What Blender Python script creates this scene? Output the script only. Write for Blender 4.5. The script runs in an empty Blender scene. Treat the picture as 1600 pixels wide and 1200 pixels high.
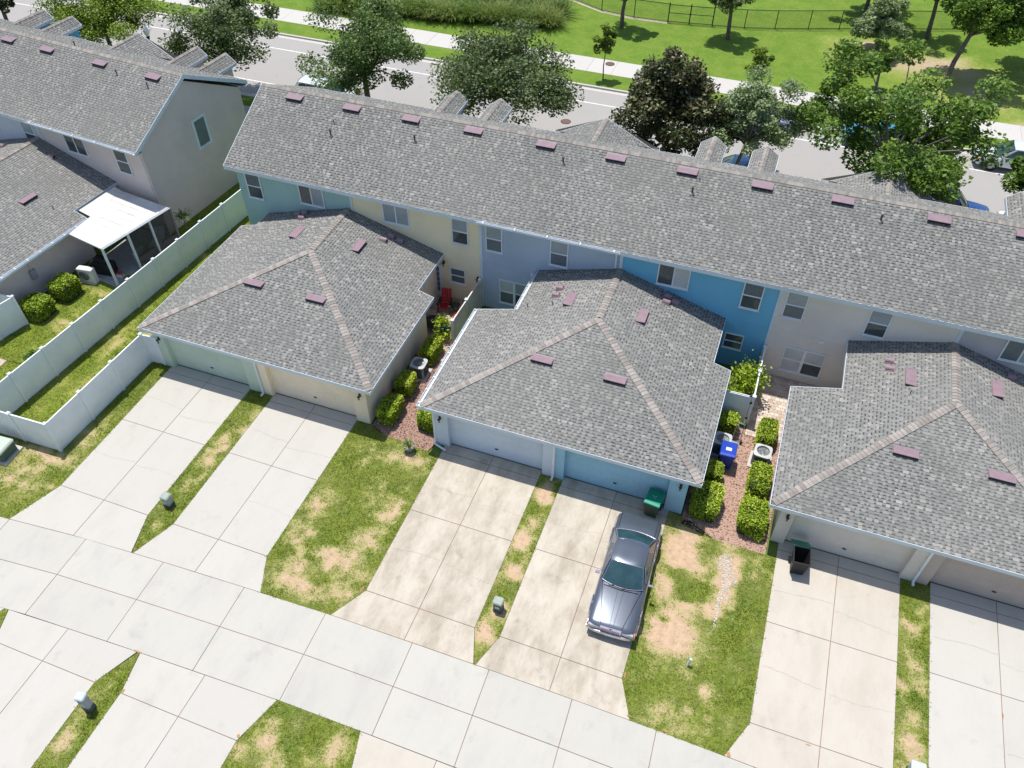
import bpy, bmesh, math, random
import numpy as np
from mathutils import Vector, Matrix, noise
R = math.radians
scn = bpy.context.scene
COL = scn.collection
random.seed(7)
rng = np.random.default_rng(7)

# ------------------------------------------------------------------ camera, sky, sun, exposure
cam = bpy.data.objects.new('camera', bpy.data.cameras.new('camera'))
COL.objects.link(cam)
cam.data.sensor_width = 36; cam.data.lens = 36 * 1270.3 / 1600
cam.data.clip_start = .5; cam.data.clip_end = 3000
p, yaw, roll = R(46.047), R(-19.93), R(-.208)
f = Vector((math.sin(yaw) * math.cos(p), math.cos(yaw) * math.cos(p), -math.sin(p)))
r = Vector((math.cos(yaw), -math.sin(yaw), 0)); d = f.cross(r)
r2 = math.cos(roll) * r + math.sin(roll) * d; d2 = -math.sin(roll) * r + math.cos(roll) * d
m = Matrix((r2, -d2, -f)).transposed().to_4x4(); m.translation = (0, 0, 28)
cam.matrix_world = m
scn.camera = cam

SUN = Vector((-.22, .165, 1)).normalized()          # towards the sun
world = bpy.data.worlds.new('World'); scn.world = world; world.use_nodes = True
wt = world.node_tree; wt.nodes.clear()
sky = wt.nodes.new('ShaderNodeTexSky'); sky.sky_type = 'NISHITA'; sky.sun_disc = False
sky.sun_elevation = math.asin(SUN.z); sky.sun_rotation = math.atan2(SUN.x, SUN.y)
bg = wt.nodes.new('ShaderNodeBackground'); bg.inputs[1].default_value = .145
wo = wt.nodes.new('ShaderNodeOutputWorld')
wt.links.new(sky.outputs[0], bg.inputs[0]); wt.links.new(bg.outputs[0], wo.inputs[0])
sl = bpy.data.lights.new('sun', 'SUN'); sl.energy = 4.75; sl.angle = R(.5); sl.color = (1, .965, .9)
so = bpy.data.objects.new('sun', sl); COL.objects.link(so)
so.rotation_euler = (-SUN).to_track_quat('-Z', 'Y').to_euler(); so.location = (0, 0, 60)
scn.view_settings.view_transform = 'Standard'; scn.view_settings.look = 'None'
scn.view_settings.exposure = .1; scn.view_settings.gamma = 1
scn.view_settings.use_curve_mapping = False

# ------------------------------------------------------------------ materials
MATS = {}
def nodes(name):
    m = bpy.data.materials.new(name); m.use_nodes = True
    t = m.node_tree; b = t.nodes['Principled BSDF']
    MATS[name] = m
    return m, t, b
def N(t, k, **kw):
    n = t.nodes.new(k)
    for a, v in kw.items(): setattr(n, a, v)
    return n
def noise_n(t, scale, detail=4, rough=.6, vec=None, dist=0):
    n = N(t, 'ShaderNodeTexNoise'); n.inputs['Scale'].default_value = scale
    n.inputs['Detail'].default_value = detail; n.inputs['Roughness'].default_value = rough
    n.inputs['Distortion'].default_value = dist
    if vec: t.links.new(vec, n.inputs['Vector'])
    return n
def mixc(t, fac, a, b, blend='MIX'):
    n = N(t, 'ShaderNodeMix', data_type='RGBA', blend_type=blend)
    for i, v in ((0, fac), (6, a), (7, b)):
        if hasattr(v, 'is_output'): t.links.new(v, n.inputs[i])
        elif i == 0: n.inputs[0].default_value = v
        else: n.inputs[i].default_value = (*v[:3], 1)
    return n.outputs[2]
def ramp(t, src, lo, hi, a=0., b=1.):
    n = N(t, 'ShaderNodeMapRange'); n.interpolation_type = 'SMOOTHSTEP'
    t.links.new(src, n.inputs[0])
    n.inputs[1].default_value = lo; n.inputs[2].default_value = hi
    n.inputs[3].default_value = a; n.inputs[4].default_value = b
    return n.outputs[0]
def wpos(t):
    return N(t, 'ShaderNodeNewGeometry').outputs['Position']
def bump(t, b, src, strength=.3, dist=.02):
    n = N(t, 'ShaderNodeBump'); n.inputs['Strength'].default_value = strength
    n.inputs['Distance'].default_value = dist
    t.links.new(src, n.inputs['Height']); t.links.new(n.outputs[0], b.inputs['Normal'])
def M(name, c, c2=None, scale=3, rough=.8, metal=0, bmp=0, bscale=60, spec=.3, rnd=0, coat=0):
    """colour with blotchy wear towards c2, optional relief and per-object value shift"""
    if name in MATS: return MATS[name]
    m, t, b = nodes(name)
    b.inputs['Roughness'].default_value = rough; b.inputs['Metallic'].default_value = metal
    b.inputs['Specular IOR Level'].default_value = spec; b.inputs['Coat Weight'].default_value = coat
    b.inputs['Coat Roughness'].default_value = .08
    pos = wpos(t)
    c2 = c2 or tuple(x * .82 for x in c)
    n1 = noise_n(t, scale, 6, .65, pos)
    out = mixc(t, ramp(t, n1.outputs[0], .35, .72), c, c2)
    if rnd:
        oi = N(t, 'ShaderNodeObjectInfo')
        out = mixc(t, ramp(t, oi.outputs['Random'], 0, 1, 0, rnd), out, tuple(x * .45 for x in c))
    t.links.new(out, b.inputs['Base Color'])
    if bmp: bump(t, b, noise_n(t, bscale, 5, .7, pos).outputs[0], bmp)
    return m

def concrete(name, c, stain, stainc, stain_amt, stain_scale=.45, fine=.12):
    m, t, b = nodes(name); pos = wpos(t)
    b.inputs['Roughness'].default_value = .9; b.inputs['Specular IOR Level'].default_value = .2
    o = N(t, 'ShaderNodeObjectInfo').outputs['Random']
    base = mixc(t, ramp(t, o, 0, 1, 0, .22), c, tuple(x * .84 for x in c))
    mp = N(t, 'ShaderNodeMapping'); t.links.new(pos, mp.inputs[0]); mp.inputs['Scale'].default_value = (1.6, .7, 1)
    n1 = noise_n(t, stain_scale, 8, .68, mp.outputs[0], .1)
    f1 = ramp(t, n1.outputs[0], .5 - stain * .2, .78, 0, stain_amt)
    o1 = mixc(t, f1, base, stainc)
    mp2 = N(t, 'ShaderNodeMapping'); t.links.new(pos, mp2.inputs[0]); mp2.inputs['Scale'].default_value = (4, 1.2, 1)
    n2 = noise_n(t, 1.6, 9, .75, mp2.outputs[0])
    o2 = mixc(t, ramp(t, n2.outputs[0], .5, .8, 0, .16 + stain_amt * .35), o1, stainc)
    n4 = noise_n(t, 1.1, 6, .6, pos, .2)
    o2 = mixc(t, ramp(t, n4.outputs[0], .58, .74, 0, .06 + stain_amt * .45), o2, tuple(x * .75 for x in stainc))
    n3 = noise_n(t, 45, 4, .8, pos)
    o3 = mixc(t, ramp(t, n3.outputs[0], .45, .75, 0, fine), o2, tuple(x * .55 for x in c))
    sp = noise_n(t, 9, 2, .5, pos)
    o4 = mixc(t, ramp(t, sp.outputs[0], .74, .78, 0, .3), o3, (.2, .17, .14))
    t.links.new(o4, b.inputs['Base Color'])
    bump(t, b, n3.outputs[0], .12, .01)
    return m
C_NEW = concrete('concrete_new', (.485, .462, .42), .35, (.40, .37, .33), .45, .5, .16)
C_ALLEY = concrete('concrete_alley', (.475, .455, .408), .35, (.36, .35, .33), .5, .6, .16)
C_OLD = concrete('concrete_stained', (.54, .49, .41), .9, (.28, .235, .175), .85, .7, .25)
C_MID = concrete('concrete_weathered', (.51, .467, .405), .7, (.40, .355, .29), .6, .6, .2)
C_WALK = concrete('concrete_walk', (.50, .48, .45), .2, (.45, .42, .38), .3)
JOINT = M('joint_dirt', (.16, .12, .10), (.34, .17, .09), 1.2)
CRACK = M('crack_dirt', (.40, .36, .31), (.30, .27, .23), 3)
RUST = M('rust_clay', (.42, .23, .11), (.32, .18, .09), 6)
GUT = M('white_metal', (.72, .76, .80), (.62, .66, .70), 2, .45)
TRIM = M('trim_paint', (.62, .68, .74), (.55, .6, .66), 1.5, .6)
VINYL = M('white_vinyl', (.80, .83, .86), (.70, .74, .76), .8, .4, bmp=0)
VENT = M('mauve_metal', (.27, .19, .215), (.23, .16, .185), 4, .45)
DARK = M('black_plastic', (.02, .02, .024), (.03, .03, .03), 5, .4)
DKMETAL = M('dark_metal', (.045, .05, .055), None, 5, .45, .3)
GLASSD = M('window_glass_dark', (.05, .065, .07), (.09, .10, .11), 1.3, .06, 0, spec=.9)
GLASSM = M('window_glass_screen', (.13, .16, .18), (.10, .12, .14), 2.5, .3, 0, spec=.6)
BLIND = M('window_blind', (.42, .47, .50), (.34, .38, .42), 1.1, .25, 0, spec=.6)
BLINDW = M('window_blind_white', (.66, .68, .70), (.5, .53, .56), 1.1, .25, 0, spec=.6)
SOIL = M('soil', (.30, .22, .16), (.22, .16, .11), 2, .95, bmp=.4)
PAINTW = M('road_paint', (.74, .74, .72), (.5, .5, .48), 3, .7)

def attr_mat(name, cols, rough=.9, var=None, bmp=0, transl=0, spec=.2):
    """colour runs through cols by the per-face attribute 'tone'"""
    m, t, b = nodes(name)
    b.inputs['Roughness'].default_value = rough; b.inputs['Specular IOR Level'].default_value = spec
    a = N(t, 'ShaderNodeAttribute'); a.attribute_name = 'tone'
    cr = N(t, 'ShaderNodeValToRGB'); e = cr.color_ramp.elements
    while len(e) < len(cols): e.new(.5)
    for i, c in enumerate(cols):
        e[i].position = i / (len(cols) - 1); e[i].color = (*c, 1)
    t.links.new(a.outputs['Fac'], cr.inputs[0])
    out = cr.outputs[0]
    if name == 'asphalt_shingle':      # faint algae and rain streaks
        mp = N(t, 'ShaderNodeMapping'); t.links.new(wpos(t), mp.inputs[0]); mp.inputs['Scale'].default_value = (2.2, .35, .5)
        n5 = noise_n(t, 1.0, 6, .7, mp.outputs[0]); out = mixc(t, ramp(t, n5.outputs[0], .5, .75, 0, .35), out, (.11, .115, .11))
        n6 = noise_n(t, .12, 3, .5, wpos(t)); out = mixc(t, ramp(t, n6.outputs[0], .4, .65, 0, .14), out, (.34, .325, .30))
    if var:
        n1 = noise_n(t, var[0], 5, .6, wpos(t))
        out = mixc(t, ramp(t, n1.outputs[0], .35, .75, 0, var[1]), out, var[2])
    t.links.new(out, b.inputs['Base Color'])
    if bmp: bump(t, b, noise_n(t, 40, 3, .7, wpos(t)).outputs[0], bmp)
    if transl:
        tr = N(t, 'ShaderNodeBsdfTranslucent'); t.links.new(mixc(t, .5, out, (.25, .35, .02)), tr.inputs[0])
        ms = N(t, 'ShaderNodeMixShader'); ms.inputs[0].default_value = transl
        t.links.new(b.outputs[0], ms.inputs[1]); t.links.new(tr.outputs[0], ms.inputs[2])
        t.links.new(ms.outputs[0], t.nodes['Material Output'].inputs[0])
    return m
SHINGLE = attr_mat('asphalt_shingle', [(.045, .047, .047), (.10, .102, .10), (.16, .161, .155), (.215, .213, .203), (.27, .264, .25), (.345, .325, .30)], .92,
                   (.35, .5, (.165, .168, .155)), .25)
CAPM = M('ridge_cap_shingle', (.37, .33, .30), (.30, .275, .25), 6, .92, bmp=.3, bscale=40, rnd=.6)
CAPD = M('ridge_cap_shingle_weathered', (.34, .315, .28), (.29, .265, .24), 2, .92, bmp=.3, rnd=.4)
DECK = M('roof_underlay', (.10, .098, .095), None, 3, .9)

# ------------------------------------------------------------------ mesh helpers
class MB:
    def __init__(s): s.v = []; s.f = []; s.mi = []; s.mats = []; s.tone = []; s.cur = 0; s.t = 0.; s.smooth = False
    def mat(s, m):
        if m not in s.mats: s.mats.append(m)
        s.cur = s.mats.index(m); return s
    def face(s, pts):
        i = len(s.v); s.v += [tuple(q) for q in pts]; s.f.append(tuple(range(i, i + len(pts)))); s.mi.append(s.cur); s.tone.append(s.t)
    def mesh(s, vs, fs):
        i = len(s.v); s.v += [tuple(q) for q in vs]
        for q in fs: s.f.append(tuple(i + k for k in q)); s.mi.append(s.cur); s.tone.append(s.t)
    def box(s, x0, y0, z0, x1, y1, z1, M4=None):
        vs = [Vector((x, y, z)) for z in (z0, z1) for y in (y0, y1) for x in (x0, x1)]
        if M4: vs = [M4 @ q for q in vs]
        s.mesh(vs, [(0, 2, 3, 1), (4, 5, 7, 6), (0, 1, 5, 4), (2, 6, 7, 3), (0, 4, 6, 2), (1, 3, 7, 5)]); return s
    def rbox(s, c, size, b=.02, M4=None):
        """box with chamfered vertical and top edges"""
        x, y, z = c; w, dd, h = size[0] / 2, size[1] / 2, size[2]
        def ring(ww, ddd, zz, bb):
            return [(-ww + bb, -ddd, zz), (ww - bb, -ddd, zz), (ww, -ddd + bb, zz), (ww, ddd - bb, zz), (ww - bb, ddd, zz), (-ww + bb, ddd, zz), (-ww, ddd - bb, zz), (-ww, -ddd + bb, zz)]
        rs = [ring(w, dd, 0, b), ring(w, dd, h - b, b), ring(w - b, dd - b, h, b * .5)]
        vs = [Vector((x + q[0], y + q[1], z + q[2])) for rr in rs for q in rr]
        if M4: vs = [M4 @ q for q in vs]
        fs = [(k, (k + 1) % 8, 8 + (k + 1) % 8, 8 + k) for k in range(8)] + [(8 + k, 8 + (k + 1) % 8, 16 + (k + 1) % 8, 16 + k) for k in range(8)]
        fs += [tuple(range(7, -1, -1)), tuple(range(16, 24))]
        s.mesh(vs, fs); return s
    def cyl(s, a, b, r0, r1=None, n=10, caps=True):
        a = Vector(a); b = Vector(b); r1 = r0 if r1 is None else r1
        d = (b - a); q = d.to_track_quat('Z', 'Y')
        vs = []
        for c, rr in ((a, r0), (b, r1)):
            for k in range(n):
                an = 2 * math.pi * k / n; vs.append(c + q @ Vector((rr * math.cos(an), rr * math.sin(an), 0)))
        fs = [(k, (k + 1) % n, n + (k + 1) % n, n + k) for k in range(n)]
        if caps: fs += [tuple(range(n - 1, -1, -1)), tuple(range(n, 2 * n))]
        s.mesh(vs, fs); return s
    def lathe(s, prof, n=14, o=(0, 0, 0)):
        vs = []; 
        for rr, z in prof:
            for k in range(n):
                an = 2 * math.pi * k / n; vs.append((o[0] + rr * math.cos(an), o[1] + rr * math.sin(an), o[2] + z))
        fs = [(j * n + k, j * n + (k + 1) % n, (j + 1) * n + (k + 1) % n, (j + 1) * n + k) for j in range(len(prof) - 1) for k in range(n)]
        fs += [tuple(range(n - 1, -1, -1)), tuple(range((len(prof) - 1) * n, len(prof) * n))]
        s.mesh(vs, fs); return s
    def path(s, pts, rs, n=7):
        for i in range(len(pts) - 1): s.cyl(pts[i], pts[i + 1], rs[i], rs[i + 1], n, caps=True)
        return s
    def data(s, name, m=None, smooth=False):
        me = bpy.data.meshes.new(name); me.from_pydata(s.v, [], s.f)
        mats = s.mats or [m]
        for q in mats: me.materials.append(q)
        if s.mats: me.polygons.foreach_set('material_index', s.mi)
        if any(s.tone):
            at = me.attributes.new('tone', 'FLOAT', 'FACE'); at.data.foreach_set('value', s.tone)
        if smooth or s.smooth:
            me.shade_smooth()
            if hasattr(me, 'set_sharp_from_angle'): me.set_sharp_from_angle(angle=R(40))
        return me
    def build(s, name, m=None, parent=None, loc=None, smooth=False, rz=0, stuff=False, label=None):
        o = bpy.data.objects.new(name, s.data(name, m, smooth)); COL.objects.link(o)
        if parent: o.parent = parent
        if loc: o.location = loc
        if rz: o.rotation_euler.z = rz
        if stuff: o['kind'] = 'stuff'
        if label: o['label'] = label
        return o
def inst(name, me, parent, loc=(0, 0, 0), rot=(0, 0, 0), scale=None):
    o = bpy.data.objects.new(name, me); COL.objects.link(o); o.parent = parent; o.location = loc; o.rotation_euler = rot
    if scale: o.scale = scale
    return o
def tag(o, label=None, cat=None, group=None, kind=None):
    for k, v in (('label', label), ('category', cat), ('group', group), ('kind', kind)):
        if v: o[k] = v
    return o
def thing(name, label, cat, loc=(0, 0, 0), rz=0, group=None):
    o = bpy.data.objects.new(name, None); COL.objects.link(o); o.location = loc; o.rotation_euler.z = rz
    o.empty_display_size = .2
    return tag(o, label, cat, group)
def struct(name, loc=(0, 0, 0)):
    o = bpy.data.objects.new(name, None); COL.objects.link(o); o.location = loc; o['kind'] = 'structure'
    return o
def copy_tree(o, parent=None, **kw):
    kids = [q for q in bpy.data.objects if q.parent == o] if '_kids' not in o else o['_kids']
    c = o.copy(); COL.objects.link(c); c.parent = parent
    for q in kids: copy_tree(q, c)
    for k, v in kw.items():
        if k in ('loc', 'rz'): continue
        c[{'cat': 'category'}.get(k, k)] = v
    if 'loc' in kw: c.location = kw['loc']
    if 'rz' in kw: c.rotation_euler.z = kw['rz']
    return c
def np_mesh(name, V, n_per, mat, parent=None, tone=None, stuff=False):
    """V: (n, k, 3) array of n faces with k corners"""
    n, k, _ = V.shape
    me = bpy.data.meshes.new(name)
    me.vertices.add(n * k); me.vertices.foreach_set('co', V.reshape(-1).astype(np.float32))
    me.loops.add(n * k); me.loops.foreach_set('vertex_index', np.arange(n * k, dtype=np.int32))
    me.polygons.add(n); me.polygons.foreach_set('loop_start', np.arange(0, n * k, k, dtype=np.int32))
    me.materials.append(mat)
    if tone is not None:
        at = me.attributes.new('tone', 'FLOAT', 'FACE'); at.data.foreach_set('value', tone.astype(np.float32))
    me.update(calc_edges=True); me.validate()
    o = bpy.data.objects.new(name, me); COL.objects.link(o)
    if parent: o.parent = parent
    if stuff: o['kind'] = 'stuff'
    return o

# ------------------------------------------------------------------ ground cover
def clip_poly(pts, cx, cy, sx, sy):
    return pts
def poly_in(px, py, poly):
    c = False; j = len(poly) - 1
    for i in range(len(poly)):
        xi, yi = poly[i]; xj, yj = poly[j]
        if (yi > py) != (yj > py) and px < (xj - xi) * (py - yi) / (yj - yi) + xi: c = not c
        j = i
    return c
# bare or dry spots: x, y, rx, ry, strength
BARE = [(-12.6, 14.0, .9, .7, .6), (-13.7, 13.1, .7, .4, .5), (-12.0, 13.9, .8, .6, .55), (-13.2, 12.4, 1.3, .45, .62), (-11.9, 12.8, .9, .6, .5), (-14.4, 16.1, .5, .8, .5),
        (-11.5, 16.6, .5, .9, .5), (-13.8, 14.6, .6, .4, .55), (-11.6, 15.2, .4, .8, .5), (-13.6, 18.7, .6, .5, .25), (-12.4, 17.5, .7, .5, .25), (-12.1, 19.4, 1.3, .5, .45),
        (.3, 18.9, .7, 1.2, .85), (.1, 17.3, .6, .9, .6), (.9, 16.6, .7, .7, .65), (.55, 15.5, .9, 1.0, .8), (1.15, 15.0, .5, .8, .5), (1.2, 12.3, .6, .35, .5), (2.0, 12.1, .6, .3, .4), (.6, 18.5, 1.0, .6, .6),
        (2.2, 18.6, .4, 1.5, .8), (1.9, 16.8, .4, .4, .7), (1.5, 14.3, .5, .5, .35), (3.4, 19.3, .5, .5, .3), (2.5, 13, .5, .4, .3),
        (-5.7, 19.7, .35, .9, .75), (-5.7, 18.4, .3, .7, .6), (-5.8, 17.2, .35, .7, .75), (-5.7, 15.8, .4, .9, .7), (-5.5, 14.2, .4, .5, .7), (-5.8, 13.0, .35, .5, .75),
        (-20.1, 17.7, .3, .6, .5), (-20.1, 16.6, .3, .6, .6), (-20.1, 12.7, .25, .3, .4), (-20.2, 14.9, .3, .5, .4),
        (9.1, 18.5, .3, .4, .5), (9.25, 17.1, .25, .3, .45), (9.3, 16.5, .25, .3, .45), (9.1, 14.0, .4, .7, .6), (9.3, 15.2, .3, .4, .4), (9.4, 19.2, .2, .4, .35),
        (-26.6, 14.2, 1.6, .35, .6), (-28.3, 12.6, 1.6, .6, .42), (-26.6, 12.6, .7, .8, .35), (-27.5, 13.4, .9, .4, .45), (-25.9, 15.6, .4, 1.2, .4), (-29.5, 12.3, 1.5, 1, .35),
        (-28.9, 21.5, .5, 1.5, .45), (-28.0, 25, .5, 1.5, .35), (-27.3, 18.3, .6, 1.3, .5), (-28.3, 18.5, .5, 1.5, .35), (-27.8, 29, .5, 1.4, .3), (-27.6, 22.6, .5, 1, .35),
        (-32.3, 21.5, .6, .8, .45), (-32.0, 19.5, .5, .7, .3), (-32.3, 24.1, .5, .35, .5),
        (-11.3, 7.0, .45, .35, .6), (-10.5, 6.3, .5, .35, .5), (-11.8, 6.3, .3, .3, .5), (-8.9, 7.4, .3, .5, .55), (-9.6, 5.8, .8, .6, .5), (-11, 4.8, 1, .6, .4), (-17.6, 4.8, .3, .7, .5), (-17.7, 6.0, .2, .3, .3),
        (8.5, 68.0, 6.0, 2.6, .85), (12.5, 64.5, 4.5, 4.2, .7), (3.6, 70.6, 3.0, 1.2, .7), (15, 61.5, 3, 2.2, .6), (18, 66, 5, 5, .6), (-29, 61.0, 2.2, .4, .35), (-19.8, 68.5, .5, 3, .4)]
_r = random.Random(3)
for x0, x1, y0, y1, n in ((-14.9, -10.9, 12.2, 15.2, 22), (-12.9, -10.9, 15, 19.5, 7), (0, 2.6, 12, 19.5, 16), (-5.95, -5.35, 12.5, 20, 9), (-20.6, -19.6, 12.5, 20, 8), (8.7, 9.6, 12.5, 20, 9), (-30, -25.4, 11.5, 14.5, 12), (-12, -8.1, 4, 8, 14), (-29.8, -26.6, 15, 31, 20)):
    for k in range(n): BARE.append((_r.uniform(x0, x1), _r.uniform(y0, y1), _r.uniform(.12, .4), _r.uniform(.12, .4), _r.uniform(.3, .55)))
BA = np.array(BARE)
# lush green clumps inside the worn places
LUSH = [(.35, 17.9, .35, .25), (.9, 17.2, .4, .35), (-.2, 16.2, .2, .2), (.35, 15.9, .2, .15), (-5.75, 16.4, .2, .3), (-5.7, 14.8, .25, .4), (-5.85, 18.9, .2, .3), (-13.2, 14.7, .5, .35), (-12.6, 12.9, .3, .25)]
def bare_at(x, y):
    b = 0.
    e = ((x - BA[:, 0]) / BA[:, 2]) ** 2 + ((y - BA[:, 1]) / BA[:, 3]) ** 2
    b = float(np.max(BA[:, 4] * np.exp(-e * .62))) * .86
    n = noise.noise(Vector((x * 1.3, y * 1.3, 0))) * .18 + noise.noise(Vector((x * 2.9, y * 2.9, 5))) * .26
    b = b + n + (.06 if y < 30 else -.1)
    for lx, ly, a, c in LUSH:
        b -= .8 * math.exp(-(((x - lx) / a) ** 2 + ((y - ly) / c) ** 2))
    return max(0., min(1., b))
def grass_mat(name, g1, g2, dry, dirt, th=.46, yellow=.4, bmp=.5):
    m, t, b = nodes(name); pos = wpos(t)
    b.inputs['Roughness'].default_value = .95; b.inputs['Specular IOR Level'].default_value = .1
    a = N(t, 'ShaderNodeAttribute'); a.attribute_name = 'bare'
    n1 = noise_n(t, .8, 6, .7, pos); n2 = noise_n(t, 14, 8, .85, pos); n3 = noise_n(t, 4.2, 7, .75, pos)
    col = mixc(t, ramp(t, n1.outputs[0], .35, .65), g1, g2)
    col = mixc(t, ramp(t, n2.outputs[0], .42, .68, 0, .75), col, tuple(x * .48 for x in g1))
    col = mixc(t, ramp(t, n3.outputs[0], .52, .74, 0, yellow), col, dry)
    ad = N(t, 'ShaderNodeMath', operation='ADD'); t.links.new(a.outputs['Fac'], ad.inputs[0])
    mu = N(t, 'ShaderNodeMath', operation='MULTIPLY_ADD'); t.links.new(n2.outputs[0], mu.inputs[0]); mu.inputs[1].default_value = 1.5; mu.inputs[2].default_value = -.75
    t.links.new(mu.outputs[0], ad.inputs[1])
    m3 = N(t, 'ShaderNodeMath', operation='MULTIPLY_ADD'); t.links.new(n3.outputs[0], m3.inputs[0]); m3.inputs[1].default_value = .7; m3.inputs[2].default_value = -.35
    a2 = N(t, 'ShaderNodeMath', operation='ADD'); t.links.new(ad.outputs[0], a2.inputs[0]); t.links.new(m3.outputs[0], a2.inputs[1]); ad = a2
    col = mixc(t, ramp(t, ad.outputs[0], th - .25, th, 0, .85), col, dry)
    dn = mixc(t, ramp(t, n3.outputs[0], .4, .65), dirt, tuple(x * .74 for x in dirt))
    col = mixc(t, ramp(t, ad.outputs[0], th - .04, th + .12), col, dn)
    t.links.new(col, b.inputs['Base Color'])
    bump(t, b, n2.outputs[0], bmp, .05)
    return m
LAWN = grass_mat('lawn_turf', (.19, .235, .035), (.135, .19, .035), (.37, .34, .14), (.54, .385, .255), .42, .7)
PARK = grass_mat('park_turf', (.12, .215, .028), (.175, .255, .04), (.27, .30, .07), (.46, .37, .24), .42, .65, .6)
SIDE = grass_mat('yard_turf', (.20, .26, .03), (.15, .21, .03), (.36, .33, .11), (.52, .38, .24), .46, .6)
BLADE = attr_mat('grass_blades', [(.06, .11, .015), (.15, .21, .022), (.24, .29, .04), (.34, .35, .09), (.46, .42, .2)], .8, transl=.25)
LAWNS = []
def lawn(poly, step=.22, mat=LAWN, dens=190, name='lawn', z=0., blades=True, hh=1.):
    bm = bmesh.new(); vs = [bm.verts.new((x, y, z)) for x, y in poly]; bm.faces.new(vs)
    xs = [q[0] for q in poly]; ys = [q[1] for q in poly]
    for a, lo, hi in ((0, min(xs), max(xs)), (1, min(ys), max(ys))):
        k = math.floor(lo / step) * step + step
        while k < hi - 1e-4:
            co = (k, 0, 0) if a == 0 else (0, k, 0); no = (1, 0, 0) if a == 0 else (0, 1, 0)
            bmesh.ops.bisect_plane(bm, geom=bm.verts[:] + bm.edges[:] + bm.faces[:], plane_co=co, plane_no=no, dist=1e-4); k += step
    me = bpy.data.meshes.new(name); bm.normal_update()
    if bm.faces[0:1] and next(iter(bm.faces)).normal.z < 0: bmesh.ops.reverse_faces(bm, faces=bm.faces[:])
    bm.to_mesh(me); bm.free()
    vals = [bare_at(v.co.x, v.co.y) for v in me.vertices]
    at = me.attributes.new('bare', 'FLOAT', 'POINT'); at.data.foreach_set('value', vals)
    me.materials.append(mat)
    o = bpy.data.objects.new(name, me); COL.objects.link(o); o['kind'] = 'structure'
    if blades: LAWNS.append((poly, dens, z, hh))
    return o
def all_blades(name='grass_blades_cover'):
    A = []
    for poly, dens, z, hh in LAWNS:
        P = np.array(poly); lo = P.min(0) - .05; hi = P.max(0) + .05
        area = (hi - lo).prod(); n = int(area * dens)
        pts = rng.uniform(lo, hi, (n, 2))
        for x, y in pts:
            if not poly_in(x, y, poly): continue
            b = bare_at(x, y)
            if b + random.uniform(-.2, .2) > .36: continue
            A.append((x, y, z, b, hh))
    A = np.array(A); n = len(A); k = 3
    base = np.repeat(A, k, 0); n3 = len(base)
    off = rng.normal(0, .025, (n3, 2)); ang = rng.uniform(0, 2 * np.pi, n3); h = rng.uniform(.03, .085, n3) * base[:, 4]
    w = rng.uniform(.009, .02, n3); lean = rng.normal(0, .045, (n3, 2))
    p0 = np.c_[base[:, :2] + off, base[:, 2] - .01]
    dx = np.c_[np.cos(ang) * w, np.sin(ang) * w, np.zeros(n3)]
    tip = p0 + np.c_[lean, h]
    V = np.stack([p0 - dx, p0 + dx, tip], 1)
    tn = np.array([noise.noise(Vector((a[0] * .9, a[1] * .9, 9))) for a in A])
    tone = np.clip(.5 + np.repeat(tn, k) * .6 + rng.normal(0, .2, n3) + base[:, 3] * .7, 0, 1)
    o = np_mesh('grass', V, 3, BLADE, tone=tone); tag(o, 'short lawn grass growing round the driveways with thin and lush clumps', 'grass', kind='stuff')

# ground sheet
g = MB(); g.face([(-900, -500, -.06), (900, -500, -.06), (900, 1500, -.06), (-900, 1500, -.06)])
tag(g.build('ground', M('far_ground', (.10, .17, .03), (.14, .20, .04), .05, .95, bmp=.3, bscale=2)), kind='structure')

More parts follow.
